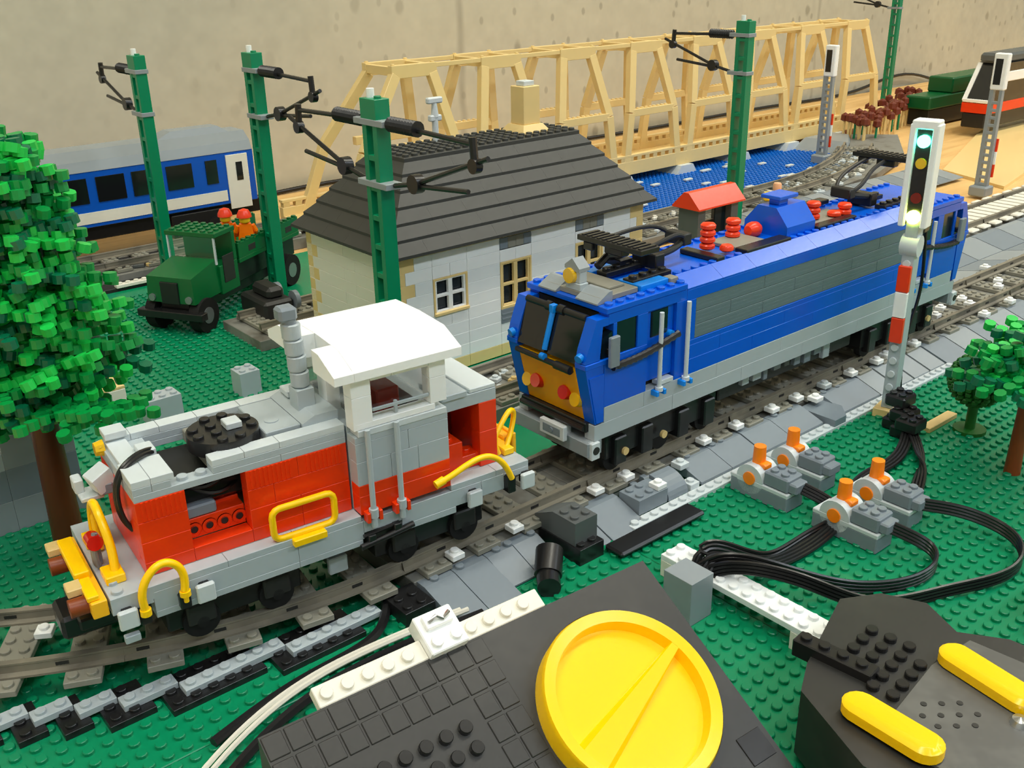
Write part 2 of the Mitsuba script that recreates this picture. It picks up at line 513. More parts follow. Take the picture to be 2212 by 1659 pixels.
# ---- railway tracks -----------------------------------------------------------------
# profile (offset across, height above sleeper top) of one rail
_RP = [(-0.48, 0.0), (0.48, 0.0), (0.48, 0.14), (0.17, 0.22), (0.15, 0.62), (0.2, 0.68), (0.2, 0.8), (-0.2, 0.8), (-0.2, 0.68), (-0.15, 0.62), (-0.17, 0.22), (-0.48, 0.14)]


def rail_mesh(path, z):
    """sweep of the rail profile along a plan path (n x 2)"""
    p = np.asarray(path, float)
    d = np.gradient(p, axis=0)
    d /= np.linalg.norm(d, axis=1, keepdims=True)
    nrm = np.stack([-d[:, 1], d[:, 0]], 1)
    k = len(_RP)
    V = np.vstack([np.c_[p[i] + nrm[i] * o, z + h][None] if False else np.array([[p[i][0] + nrm[i][0] * o, p[i][1] + nrm[i][1] * o, z + h] for o, h in _RP]) for i in range(len(p))])
    F = []
    i = np.arange(k)
    j = (i + 1) % k
    for s in range(len(p) - 1):
        A, B = s * k, (s + 1) * k
        F += [np.stack([A + i, B + j, A + j], 1), np.stack([A + i, B + i, B + j], 1)]
    e = len(p) - 1
    for base, flip in ((0, False), (e * k, True)):
        c = np.array([[base + 0, base + q, base + q + 1] for q in range(1, k - 1)])
        F.append(c[:, ::-1] if flip else c)
    return MB().raw(V, np.vstack(F)[:, ::-1])


SZ = 1.2         # underside of the sleepers on the main line


def track_section(label, path_fn, n_sleepers, zs=SZ, rail_mat='worn_rail', sleeper_mat='old_grey', group=None, steps=2, whites=(), slots=True, studs=True):
    """path_fn(s) -> (x, y, heading) with s in 0..1 along the centre line"""
    t = Thing('track_section', label, 'track', group)
    S = np.linspace(0, 1, steps)
    C = [path_fn(s) for s in S]
    for o in (-2.5, 2.5):
        path = [(x - math.sin(h) * o, y + math.cos(h) * o) for x, y, h in C]
        t.part('rail', rail_mesh(path, zs + 0.4), rail_mat)
    for k in range(n_sleepers):
        x, y, h = path_fn((k + 0.5) / n_sleepers)
        m = MB().box(-0.97, 0.97, -3.97, 3.97, 0, 0.4, 0.04)
        if studs:
            m.studs((-0.5, 0.5), (-3.5, 3.5, -1.5, -0.5, 0.5, 1.5), 0.4, n=10)
        t.part('sleeper', lambda m=m: m, sleeper_mat, share='sleeper%d' % studs, M=Rz(h), t=(x, y, zs))
    if slots:
        m = MB()
        for k in range(n_sleepers):
            x, y, h = path_fn(min(1, (k + 1.0) / n_sleepers - 0.06))
            for o in (-2.5, 2.5):
                for sd in (-1, 1):
                    c = np.array([x - math.sin(h) * (o + sd * 0.165), y + math.cos(h) * (o + sd * 0.165), zs + 0.4 + 0.42])
                    m.obox(c, (0.34 * math.cos(h), 0.34 * math.sin(h), 0), (-0.025 * math.sin(h), 0.025 * math.cos(h), 0), (0, 0, 0.1), 0.0)
        t.part('rail_slot', m, 'matt_black', kind='stuff')
    for w in whites:
        x, y, h = w[:3]
        m = MB().box(-0.48, 0.48, -0.48, 0.48, 0, 0.4, 0.04).studs((0,), (0,), 0.4)
        t.part('square_plate', lambda m=m: m, w[3] if len(w) > 3 else 'white', label='small white square plate with one stud' if len(w) <= 3 else 'small pale grey square plate with one stud', share='plate11', M=Rz(h), t=(x, y, zs + 0.4 + (w[4] if len(w) > 4 else 0)))
    return t


def straight(x0, x1, y):
    return lambda s: (x0 + (x1 - x0) * s, y, 0.0)


def arc(cx, cy, R, a0, a1):
    # a measured from straight down (-y), growing clockwise to -x: point = c + R(-sin a, -cos a)
    return lambda s: (cx - R * math.sin(a0 + (a1 - a0) * s), cy - R * math.cos(a0 + (a1 - a0) * s), -(a0 + (a1 - a0) * s))


Y1 = 9.5
q = math.pi / 8
# main line, from the curve on the left to the far right
track_section('curved grey track at the left edge leading out of the photo past the yellow buffer beam', arc(-18, Y1 + 40, 40, q, 2 * q), 4, steps=12, whites=[(-37.0, 15.3, -0.55)])
track_section('curved grey track beneath the red locomotive', arc(-18, Y1 + 40, 40, 0, q), 4, steps=12)
main = [(-18, -2, 'straight grey track between the red locomotive and the yellow nose', [(-14.5, 6.0, 0), (-9.5, 6.0, 0)]),
        (-2, 14, 'straight grey track beneath the front half of the blue locomotive', [(-1.9, 6.0, 0), (1.2, 6.0, 0), (9.9, 6.0, 0), (13.9, 6.0, 0)]),
        (14, 30, 'straight grey track beneath the rear half of the blue locomotive', [(18.6, 6.0, 0), (22.0, 6.0, 0), (26.1, 6.0, 0, 'pale_grey')]),
        (30, 46, 'straight grey track beside the tall signal mast', [(30.2, 6.0, 0), (34.4, 6.0, 0), (36.3, 6.2, 0), (41, 6.0, 0)]),
        (46, 62, 'straight grey track just beyond the tail of the blue locomotive', [(53, 13.6, 0), (56, 8.2, 0), (50, 8.8, 0), (52.5, 9.6, .2), (55, 10.4, .1), (51.2, 10.4, .1), (57, 9.6, 0.3), (58, 13.6, 0), (54, 5.6, 0), (60, 5.8, 0)]),
        (62, 78, 'straight grey track leading past the leafy tree at the right edge', [(64, 9, .2), (70, 13.5, 0), (66, 10, .3)])]
for x0, x1, lb, wh in main:
    track_section(lb, straight(x0, x1, Y1), 4, whites=wh)
for k, x0 in enumerate((78, 94)):
    track_section('straight grey track running out of the photo at the right edge', straight(x0, x0 + 16, Y1), 4, group='main line leaving at the right edge', studs=False)
# second line, passing in front of the house, white slabs between its rails at the right
Y2 = 26.5
for k, x0 in enumerate((-6, 10, 26, 42, 58)):
    lb = ['straight grey track in front of the station house, left of the yellow nose', 'straight grey track hidden behind the nose of the blue locomotive', 'straight grey track running behind the blue locomotive roof',
          'straight grey track below the red-roofed hut', 'straight grey track behind the tail pantograph'][k]
    track_section(lb, straight(x0, x0 + 16, Y2), 4, slots=False)
for k, x0 in enumerate((74, 90, 106)):
    t = track_section(['white-slabbed straight track beside the tail of the blue locomotive', 'straight track with white slabs between its rails at the right edge', 'straight track with white slabs, farthest piece at the right edge'][k], straight(x0, x0 + 16, Y2), 4, slots=False)
    for i in range(8):
        t.part('slab', MB().box(x0 + 2 * i + 0.1, x0 + 2 * i + 1.55, Y2 - 1.95, Y2 + 1.95, SZ + 0.42, SZ + 0.85, 0.05), 'offwhite', label='white slab between the rails')
    for i in range(5):
        for yy in (Y2 - 3.7, Y2 + 3.7):
            t.part('white_slope', MB().box(x0 + 3.2 * i + 0.4, x0 + 3.2 * i + 2.4, yy - 0.6, yy + 0.6, SZ + 0.41, SZ + 0.8, 0.15), 'offwhite', label='white tile beside the rail')
# third line, behind the house, curving away past the embankment
Y3 = 56.0
for k, x0 in enumerate((-20, -4, 36, 52, 68)):
    lb = ['straight grey track behind the green truck bed at the buffer stop', 'short end of track with the dark buffer stop beside the station house', 'straight grey track right behind the station house roof corner', 'straight grey track behind the red-roofed hut', 'straight grey track by the water behind the two minifigures'][k]
    if k == 0:
        continue
    x1 = x0 + (11 if k == 1 else 16)
    track_section(lb, straight(x0, x1, Y3), 4, slots=False, sleeper_mat='old_grey')


def arc_l(cx, cy, R, a0, a1):
    return lambda s: (cx + R * math.sin(a0 + (a1 - a0) * s), cy - R * math.cos(a0 + (a1 - a0) * s), a0 + (a1 - a0) * s)


for k in range(3):
    track_section(['curved grey track by the water in front of the grey embankment', 'curved grey track in front of the brown-headed reeds', 'curved grey track disappearing behind the reeds'][k], arc_l(84, Y3 + 90, 90, k * 0.18, (k + 1) * 0.18), 4, slots=False, steps=8)
# track behind the truck
track_section('dark weathered track behind the green truck', straight(-40, -24, 90), 4, slots=False, rail_mat='worn_rail')
track_section('dark weathered track behind the cab of the green truck', straight(-24, -8, 90), 4, slots=False)
track_section('dark weathered track between the first two green masts', straight(-8, 8, 90), 4, slots=False)
track_section('dark weathered track behind the bed of the green truck', straight(8, 24, 90), 4, slots=False)

# ---- ballast -------------------------------------------------------------------------
SLOPE = {}


def slope_piece(t, x0, x1, ya, yb, z0, z1, top=1.0, m='slate_grey', lip=0.12, name='slope_brick', label=None):
    """a slope brick rising from (ya, z0) to (yb - top, z1), flat for the last stud, along x"""
    s = 1 if yb > ya else -1
    m_ = MB().prism([(ya, z0), (yb, z0), (yb, z1), (yb - s * top, z1), (ya, z0 + lip)], 0, x0 + 0.03, x1 - 0.03)
    return t.part(name, m_, m, label=label)


t = Thing('ballast_bank', 'grey slope-brick ballast bank along the near side of the main line', 'track ballast')
for x0, x1 in ((-2.0, 4.0), (4.0, 12.0), (12.0, 20), (20, 26), (26, 34), (34, 42)):
    t.part('edge_plate', brick(x0, x1, 2.0, 3.0, 0, 0.4, True), 'pale_grey', label='pale grey studded edge plate')
t.part('edge_plate', brick(5.0, 6.0, 3.0, 4.0, 0.0, 0.8, True), 'pale_grey')
for x0, x1, ya in ((-17.6, -15.2, 1.4), (-15.2, -12.6, 1.4), (-12.6, -10.4, 2.6), (-10.4, -8.2, 2.6)):
    slope_piece(t, x0, x1, ya, 5.9, 0.05, 1.15, 0.8)
slope_piece(t, -5.2, -4.0, 2.2, 5.9, 0.05, 1.15, .8)
slope_piece(t, -4.0, -0.6, 1.9, 5.9, 0.05, 1.2, .8)
t.part('brick', brick(-0.55, 2.45, 3.0, 5.0, 0.4, 1.6, False), 'slate_grey')
m = MB().studs((0, 1.0), (3.5, 4.5), 1.58)
t.part('brick_stud', m, 'slate_grey')
t.part('square_plate', MB().box(0.95 + 0.52, 2.42, 3.55 - .48, 3.55 + .48, 1.6, 2.0).studs((1.95,), (3.55,), 2.0), 'white', label='white square plate on the grey brick')
slope_piece(t, 2.5, 4.6, 4.6, 5.9, 0.6, 1.35, .4)
m = MB()
prof = [(3.0 + 2.0 * math.cos(a), 1.5 * math.sin(a)) for a in np.linspace(math.pi / 2, math.pi, 8)]
m.prism([(5.0, 0.4), (3.0, 0.4)] + [(5.0 - 2.0 * math.sin(a), 0.4 + 1.4 * (1 - (1 - math.cos(a)))) for a in np.linspace(math.pi / 2, 0, 8)], 0, 2.6, 4.7)
t.part('curved_brick', m, 'slate_grey')
t.part('square_plate', MB().box(5.4, 6.4, 4.4, 5.4, 1.3, 1.75).studs((5.9,), (4.9,), 1.75), 'pale_grey', label='pale grey square plate')
for x0, x1 in ((6.2, 9.8), (9.8, 13.6), (13.7, 17.5), (17.5, 21.8)):
    slope_piece(t, x0, x1, 3.0, 6.0, 0.4, 1.35, .7, lip=0.2)
t.part('corner_brick', MB().prism([(22.0, 2.05), (23.6, 2.05), (25.0, 3.4), (25, 5.6), (22, 5.6)], 2, 0.05, 1.0), 'slate_grey')
slope_piece(t, 24.8, 30.4, 3.0, 6.0, 0.4, 1.4, .7, lip=.2)
for i, x0 in enumerate((30.6, 33.4, 36.2, 39.0)):
    slope_piece(t, x0, x0 + 2.6, 3.0, 6.2, 0.3, 1.4, .6, 'mid_grey', lip=.2)
t.part('square_plate', MB().box(23.0, 24, 4.6, 5.6, 1.4, 1.8).studs((23.5,), (5.1,), 1.8), 'white', label='white square plate')
for i in range(5):
    slope_piece(t, 42 + 4.2 * i, 46.1 + 4.2 * i, 2.4, 6.2, 0.1, 1.3, .6, ('slate_grey', 'mid_grey')[i % 2])
rr = random.Random(3)
for i in range(46):
    x = -16.6 + i * 1.0
    if -8 < x < -5:
        continue
    t.part('ledge_stud', MB().studs((0,), (0,), 0), 'slate_grey', share='stud1', t=(x, 5.4 if x < 3 else 5.6, 1.16 if x < 3 else 1.34)) if rr.random() < 0.45 else None

t = Thing('ballast_bed', 'dark grey plate bed under the main line', 'track ballast')
for x0 in range(-34, 110, 16):
    t.part('bed_plate', MB().box(max(x0, -17.8) + 0.02, x0 + 15.98, 5.9, 13.2, 0.0, 1.18, 0.05) if x0 > -30 else MB().box(-18.5, -18.2, 6.2, 12.8, 0, 0.4), 'dusty_grey')
t = Thing('ballast_slopes', 'bank of large grey slope plates between the main line and the second track', 'track ballast')
for i, x0 in enumerate(np.arange(18, 112, 6.5)):
    for a, (ya, yb) in enumerate(((22.0, 17.4), (13.4, 17.3))):
        slope_piece(t, x0, x0 + 6.4, yb, ya, 0.45, 1.5, .8, ('slate_grey', 'mid_grey')[(i + a) % 2]) if a == 0 else slope_piece(t, x0, x0 + 6.4, 17.3, 13.4, 0.45, 1.3, .7, ('mid_grey', 'slate_grey')[(i + a) % 2])
t.part('ground_plate', MB().box(16, 112, 13.3, 22.6, 0, 0.42, 0.05), 'pale_grey')
t.part('dark_stone', MB().box(60.5, 64, 16.2, 18.4, 0.4, 1.9, .6), 'matt_black', label='black lump of stacked pieces')
t = Thing('ballast_strip', 'grey ballast strip under the second track and in front of the station house', 'track ballast')
t.part('bed_plate', MB().box(-8, 124, 22.4, 30.6, 0, 1.18, .05), 'dusty_grey')
rr = random.Random(11)
for i in range(46):
    x, y = rr.uniform(-6, 24), rr.choice((rr.uniform(29.9, 31.6), rr.uniform(24.9, 28)))
    s = rr.uniform(0.35, 0.75)
    t.part('stone_plate', MB().box(-s, s, -0.45, 0.45, 0, 0.4, .05).studs((0,), (0,), .4, n=8), rr.choice(('offwhite', 'pale_grey', 'dark_grey', 'warm_tan')), M=Rz(rr.uniform(-.6, .6)), t=(x, y, 1.2 if y < 30.4 else 0.05))
t = Thing('ballast_strip', 'grey and white ballast strip under the curving track by the water', 'track ballast')
t.part('bed_plate', MB().box(34, 92, 51.6, 60.4, 0, 1.15, .05), 'dusty_grey')
poly = [(92, 51.6), (112, 53.5), (132, 60), (150, 72), (144, 79), (126, 68), (110, 62.5), (92, 60.5)]
t.part('bed_plate', MB().prism(poly, 2, 0.0, 1.15), 'dusty_grey')
for i in range(16):
    slope_piece(t, 60 + 4 * i, 63.9 + 4 * i, 44.0 + 0 * i, 51.5, .1, 1.3, .8, ('slate_grey', 'mid_grey')[i % 2])
for i in range(70):
    x, o = rr.uniform(40, 128), rr.uniform(-4.6, 4.6)
    yc = 56 if x < 84 else 146 - math.sqrt(max(1, 90 ** 2 - (x - 84) ** 2))
    s = rr.uniform(.5, 1.0)
    t.part('stone_plate', MB().box(-s, s, -0.5, 0.5, 0, 0.45, .08).studs((0,), (0,), .45, n=8), rr.choice(('offwhite', 'pale_grey', 'pale_grey', 'slate_grey')), M=Rz(rr.uniform(-.5, .5)), t=(x, yc + o, 1.2 if abs(o) < 3.9 else 1.0))
t = Thing('ballast_strip', 'dark weathered ballast strip behind the green truck', 'track ballast')
t.part('bed_plate', MB().box(-60, 30, 85.4, 94.6, -0.4, 1.15, .05), 'dusty_grey')
t.part('bed_plate', MB().box(-60, 12, 82.6, 85.3, -0.4, .4, .05), 'matt_black')
for i in range(60):
    x, y = rr.uniform(-36, 24), rr.uniform(85.8, 94)
    s = rr.uniform(.3, .8)
    t.part('stone_plate', MB().box(-s, s, -0.4, 0.4, 0, 0.4, .06), rr.choice(('dark_grey', 'old_grey', 'pale_grey', 'warm_tan', 'matt_black')), M=Rz(rr.uniform(-.6, .6)), t=(x, y, 1.2))
t.part('studded_plate', MB().box(-8.6, -4.0, 82.3, 83.3, .4, .8).studs((-8, -7, -6, -5), (82.8,), .8), 'offwhite', label='short off-white studded plate')
t = Thing('ballast_strip', 'grey ballast bed under the buffer stop left of the station house', 'track ballast')
t.part('bed_plate', MB().box(-5, 7.5, 51.6, 60.4, 0, 1.15, .05), 'dusty_grey')

# ---- blue electric locomotive ------------------------------------------------------------
mat('grille_grey', (92, 110, 116), 0.42)
L = Thing('electric_locomotive', 'long blue electric locomotive with yellow nose, black windscreens and grey side band', 'locomotive')
lp = L.part
YC = 9.5


def both(fn):
    """near and far side: fn(sign) with y = YC + sign * offset"""
    fn(-1)
    fn(1)


def yb(s, a, b):
    """offsets a<b from the centre line to a y-range on side s"""
    return (YC - b, YC - a) if s < 0 else (YC + a, YC + b)


lp('core', MB().box(-1.4, 45.0, YC - 3.2, YC + 3.2, 6.3, 14.9, 0), 'matt_black')
for s in (-1, 1):
    y0, y1 = yb(s, 3.0, 4.0)
    for a, b in ((-2.6, 5.4), (5.4, 13.4), (13.4, 21.4), (21.4, 29.4), (29.4, 37.4), (37.4, 46.0)):
        lp('skirt_brick', brick(a, b, y0, y1, 6.0, 7.2), 'light_grey')
    for a, b in ((-1.7, 2.3), (2.3, 10.3), (10.3, 18.3), (18.3, 26.3), (26.3, 34.3), (34.3, 45.2)):
        lp('skirt_brick', brick(a, b, y0, y1, 7.2, 8.35), 'light_grey')
    # engine room side: two blue rows and a plate row below, the grey band, blue above
    for z0, z1, off in ((8.35, 9.55, 0), (9.55, 10.65, 4)):
        e = [6.45] + [x for x in np.arange(6.45 + (8 if not off else 4), 37, 8)] + [37.6]
        for a, b in zip(e[:-1], e[1:]):
            lp('side_brick', brick(a, b, y0, y1, z0, z1), 'blue')
    lp('side_plate', brick(6.45, 37.6, y0, y1, 10.65, 11.05), 'blue')
    lp('side_brick', brick(6.45, 7.5, y0, y1, 11.05, 14.15), 'blue')
    lp('side_brick', brick(35.6, 37.6, y0, y1, 11.05, 14.15), 'blue')
    for r in range(3):
        e = [7.5, 11.5, 19.5, 27.5, 35.6] if r % 2 else [7.5, 15.5, 23.5, 31.5, 35.6]
        for a, b in zip(e[:-1], e[1:]):
            ya, yb_ = yb(s, 3.0, 3.95)
            m = MB().box(a + .01, b - .01, ya, yb_, 11.05 + r * 1.033 + .01, 11.05 + (r + 1) * 1.033 - .01, 0.03)
            for i in range(3):
                zz = 11.05 + r * 1.033 + 0.26 + i * 0.27
                yo = YC + s * 3.95
                m.box(a + .05, b - .05, yo - .02, yo + .02, zz, zz + .1, 0)
            lp('grille_brick', m, 'grille_grey')
    lp('cant_plate', brick(6.45, 37.6, y0, y1, 14.15, 14.95), 'blue')
    # sloped roof edge, in pieces of four studs
    for a in np.arange(6.45, 37.4, 3.9):
        b = min(a + 3.9, 37.6)
        yo, yi = YC + s * 4.0, YC + s * 2.75
        lp('roof_slope', MB().prism([(yo, 14.97), (yo, 15.08), (yi, 15.85), (yi, 14.97)], 0, a + .012, b - .012), 'blue')
lp('roof_plate', MB().box(6.45, 37.6, YC - 2.8, YC + 2.8, 14.95, 15.7, .04).studs(np.arange(7, 37.5, 1), (YC - 2.4, YC + 2.4), 15.7), 'blue')


def cab(end):
    """end 0: the nose towards the camera; end 1: the tail. X maps distance from the nose tip"""
    X = (lambda x: x) if end == 0 else (lambda x: 43.6 - x)
    R = lambda a, b: (min(X(a), X(b)), max(X(a), X(b)))  # noqa: E731
    for s in (-1, 1):
        y0, y1 = yb(s, 3.0, 4.0)
        so = YC + s * 4.0
        # corner strip of the nose
        m = MB().prism([(X(-2.5), 14.85), (X(-3.3), 12.9), (X(-3.55), 11.98), (X(-2.2), 11.98), (X(-1.95), 14.3), (X(-1.4), 14.3), (X(-1.4), 14.85)], 1, y0, y1)
        lp('nose_corner', m, 'blue')
        lp('nose_corner', MB().prism([(X(-3.5), 11.55), (X(-2.55), 7.3), (X(-1.8), 7.3), (X(-1.8), 11.55)], 1, *yb(s, 2.95, 3.98)), 'blue')
        lp('nose_corner', MB().prism([(X(-3.2), 10.9), (X(-2.45), 7.35), (X(-1.8), 7.35), (X(-1.8), 10.9)], 1, *yb(s, 3.5, 4.05)), 'blue')
        lp('belt_plate', MB().box(*R(-3.6, -1.3), *yb(s, 3.0, 4.08), 11.55, 11.95, .05), 'blue')
        lp('corner_stud', MB().cyl((X(-3.42), YC + s * 3.45, 12.4), (X(-3.75), YC + s * 3.5, 12.3), .3, n=14), 'clip_blue', smooth=40)
        # small dark corner window behind the mirror
        lp('corner_window', MB().prism([(X(-1.95), 11.98), (X(-2.15), 13.3), (X(-0.95), 13.75), (X(-0.95), 11.98)], 1, *yb(s, 3.0, 3.9)), 'window_dark')
        lp('wall_panel', brick(*R(-0.95, -0.58), y0, y1, 11.95, 14.3), 'blue')
        lp('wall_panel', brick(*R(-1.75, 2.45), y0, y1, 8.35, 11.95), 'blue')
        lp('window_pane', MB().box(*R(-0.58, 1.42), *yb(s, 3.0, 3.85), 11.95, 14.28, .02), 'window_dark')
        lp('wall_panel', brick(*R(1.42, 2.45), y0, y1, 11.95, 14.3), 'blue')
        lp('header', brick(*R(-1.4, 6.45), y0, y1, 14.3, 15.05), 'blue')
        # recessed door
        lp('door', MB().box(*R(2.5, 5.4), *yb(s, 3.0, 3.7), 8.9, 14.25, .04), 'blue')
        lp('door_window', MB().box(*R(3.0, 4.75), *yb(s, 3.0, 3.76), 12.2, 14.1, .02), 'window_dark')
        lp('door_step', MB().box(*R(3.7, 5.2), *yb(s, 3.4, 4.15), 8.45, 8.8, .04), 'pale_grey')
        lp('wall_panel', brick(*R(5.4, 6.45), y0, y1, 8.35, 14.3), 'blue')
        lp('mirror', MB().box(*R(-1.75, -0.85), *yb(s, 4.28, 4.62), 11.4, 13.6, .07), 'slate_grey', label='grey mirror tile')
        lp('mirror_clip', MB().box(*R(-1.5, -1.1), *yb(s, 3.9, 4.3), 12.2, 12.6, .03), 'black')
        lp('side_hose', MB().tube([(X(-1.2), so + s * .25, 11.3), (X(0.5), so + s * .3, 11.35), (X(2.2), so + s * .3, 11.5), (X(5.5), so + s * .12, 12.0)], [0.22 if i % 2 else .29 for i in range(25)], 8, smoothpath=8), 'black', smooth=40)
        lp('door_knob', MB().cyl((X(4.9), so - s * .3, 12.1), (X(4.9), so + s * .1, 12.1), .28), 'clip_blue', smooth=40)
        for hx, z1 in ((3.5, 14.1), (6.35, 14.25)):
            k = lp('handrail', MB().cyl((X(hx), so + s * .3, 8.2), (X(hx), so + s * .3, z1), .17, n=12).cyl((X(hx), so + s * .3, 8.2), (X(hx), so + s * .3, 8.5), .3, n=12), 'pale_grey', label='pale grey vertical handrail', smooth=40)
            m = MB().box(*R(hx - .5, hx - .25), *yb(s, 3.9, 4.6), 7.9, 8.3, .03).box(*R(hx + .25, hx + .5), *yb(s, 3.9, 4.6), 7.9, 8.3, .03).box(*R(hx - .5, hx + .5), *yb(s, 3.9, 4.12), 7.9, 8.3, .03)
            lp('clip', m, 'clip_blue', parent=k)
    # windscreens, divider, wiper bar
    for ya, yb_ in ((YC - 3.0, YC - 0.18), (YC + 0.18, YC + 3.0)):
        lp('windscreen', MB().prism([(X(-2.55), 14.7), (X(-3.5), 11.75), (X(-2.9), 11.6), (X(-2.0), 14.6)], 1, ya, yb_), 'smoked', label='black raked windscreen panel')
    lp('divider', MB().tube([(X(-2.75), YC, 14.75), (X(-3.6), YC, 12.0)], .2, 8).box(*R(-3.0, -2.5), YC - .22, YC + .22, 14.5, 15.1, .05).cyl((X(-3.75), YC - .2, 11.55), (X(-3.75), YC + .2, 11.55), .24), 'clip_blue', label='sky blue bar between the windscreens', smooth=40)
    lp('wiper_bar', MB().tube([(X(-2.45), YC - 3.0, 14.75), (X(-2.45), YC + 3.0, 14.75)], .26, 10).cyl((X(-2.45), YC - .9, 14.75), (X(-2.45), YC - .3, 14.75), .36).cyl((X(-2.45), YC + .4, 14.75), (X(-2.45), YC + .9, 14.75), .36), 'black', smooth=40)
    lp('lower_bar', MB().tube([(X(-3.65), YC - 2.6, 11.25), (X(-3.65), YC + 2.9, 11.3)], .2, 8).cyl((X(-3.65), YC - 2.7, 11.25), (X(-3.65), YC - 1.2, 11.25), .3), 'black', smooth=40)
    if end == 0:
        lp('nose_panel', MB().prism([(X(-3.45), 11.4), (X(-2.5), 7.35), (X(-1.6), 7.35), (X(-1.6), 11.4)], 1, YC - 2.95, YC + 2.95), 'gold_yellow', label='yellow nose panel')
        for s in (-1, 1):
            lp('tail_light', MB().lathe([(0, .55), (.35, .5), (.55, .3), (.6, 0), (.6, -.4), (0, -.4)][::-1], (0, 0, 0), 0, 16).xf(np.diag([-1, 1, 1.0]) @ np.eye(3)).xf(np.eye(3), (X(-2.95), YC + s * 1.5, 9.0)) if False else MB().cyl((X(-2.6), YC + s * 1.45, 9.0), (X(-3.25), YC + s * 1.45, 9.15), .58, .5, 16), 'trans_red', label='red round light', smooth=40)
            lp('head_light', MB().cyl((X(-2.5), YC + s * 2.5, 8.75), (X(-3.12), YC + s * 2.5, 8.9), .58, .5, 16), 'trans_yellow', label='amber round light', smooth=40)
    else:
        lp('nose_panel', MB().prism([(X(-3.45), 11.4), (X(-2.5), 7.35), (X(-1.6), 7.35), (X(-1.6), 11.4)], 1, YC - 2.95, YC + 2.95), 'gold_yellow')
    lp('beam', MB().box(*R(-2.9, -1.6), YC - 3.4, YC + 3.4, 6.55, 7.3, .06).tube([(X(-2.95), YC - 3.3, 6.9), (X(-2.95), YC + 3.3, 6.9)], .22, 8), 'black')
    lp('buffer_beam', MB().box(*R(-3.2, -1.8), YC - 3.95, YC + 3.95, 4.9, 6.0, .05), 'mid_grey')
    for s in (-1, 1):
        m = MB().box(*R(-3.0, -2.2), YC + s * 3.95 - .25, YC + s * 3.95 + .25, 4.7, 6.0, .05)
        lp('bracket', m, 'pale_grey')
        lp('bracket_hole', MB().cyl((X(-2.6), YC + s * 4.2, 5.4), (X(-2.6), YC + s * 4.24, 5.4), .3, n=14), 'matt_black')
    if end == 0:
        k = lp('coupler_plate', MB().box(-3.85, -3.45, YC - 2.2, YC + 0.3, 5.75, 6.85, .05).box(-3.5, -2.6, YC - 1.7, YC - 0.2, 5.9, 6.6, .04), 'pale_grey', label='pale grey coupler plate with a round hole')
        lp('hole', MB().box(-3.88, -3.84, YC - 1.85, YC - .05, 5.98, 6.6, .02).cyl((-3.95, YC - .95, 6.3), (-3.8, YC - .95, 6.3), .2), 'slate_grey', parent=k)
    # bogie
    m = MB().box(*R(-0.6, 11.6), YC - 3.1, YC + 3.1, 3.5, 5.9, .08)
    for bx in (0.6, 3.4, 7.4, 10.4):
        m.box(*R(bx - .6, bx + .6), YC - 3.55, YC + 3.55, 3.0, 5.2, .1)
    k = lp('bogie', m, 'black')
    for wx in (0.4, 5.4, 10.4):
        lp('wheel', MB().cyl((X(wx), YC - 2.9, 3.4), (X(wx), YC - 2.3, 3.4), 1.0, n=20).cyl((X(wx), YC + 2.3, 3.4), (X(wx), YC + 2.9, 3.4), 1.0, n=20), 'rubber', parent=k, smooth=40)
    for wx in (0.9, 5.0):
        lp('axle_end', MB().cyl((X(wx), YC - 3.75, 4.0), (X(wx), YC - 3.5, 4.0), .3, n=12), 'warm_tan', parent=k, label='tan axle end', smooth=40)
    for wx in (2.6, 7.6):
        lp('tan_plate', MB().box(*R(wx - .6, wx + .6), YC - 3.4, YC - 2.6, 5.6, 6.0, .04), 'tan', parent=k)
    # cab roof
    m = MB().box(*R(-1.65, 6.4), YC - 4.08, YC + 4.08, 15.08, 15.5, .05).studs([X(x) for x in np.arange(-1.05, 6.2, 1.02)], (YC - 3.6, YC + 3.6), 15.5)
    lp('cab_roof', m, 'blue')


cab(0)
cab(1)
# roof of the front cab: grey deck, headlamp, blue tiles
lp('deck_plate', MB().box(-1.3, 2.4, YC - 3.0, YC + 2.4, 15.5, 15.9, .05), 'old_grey')
lp('deck_tile', MB().box(0.3, 1.9, YC - 2.2, YC + .2, 15.9, 16.1, .04), 'old_grey')
for y0, y1 in ((YC - 3.2, YC - 1.1), (YC + .9, YC + 2.7)):
    lp('deck_slope', MB().prism([(-1.75, 15.52), (-1.75, 15.62), (-0.6, 16.25), (-.3, 16.25), (-.3, 15.52)], 1, y0, y1), 'mid_grey')
k = lp('lamp_stand', MB().box(-1.3, -0.5, YC - 1.1, YC + 0.35, 15.9, 16.4, .04).box(-1.2, -0.5, YC - .95, YC - .25, 16.4, 17.2, .04), 'light_grey', label='grey headlamp stand with a peaked cap')
lp('lamp_lens', MB().cyl((-1.15, YC - .1, 16.85), (-1.5, YC - .1, 16.85), .58, .52, 18), 'trans_yellow', parent=k, label='amber round headlamp', smooth=40)
lp('lamp_cap', MB().prism([(YC - 1.0, 17.2), (YC + .45, 17.3), (YC + .45, 17.55), (YC - .3, 18.1), (YC - 1.0, 17.45)], 0, -1.3, -.3), 'mid_grey', parent=k)
lp('roof_tile', MB().box(2.5, 5.3, YC - 3.2, YC - 0.9, 15.5, 15.95, .04), 'clip_blue')
lp('roof_tile', MB().box(2.7, 7.0, YC + .6, YC + 1.4, 15.5, 15.9, .04), 'blue')
lp('roof_tile', MB().box(2.7, 7.0, YC + 1.9, YC + 2.7, 15.5, 15.8, .04), 'clip_blue')
lp('grey_tile', MB().box(5.3, 6.1, YC - 3.4, YC - 2.6, 15.5, 15.95, .05), 'old_grey')


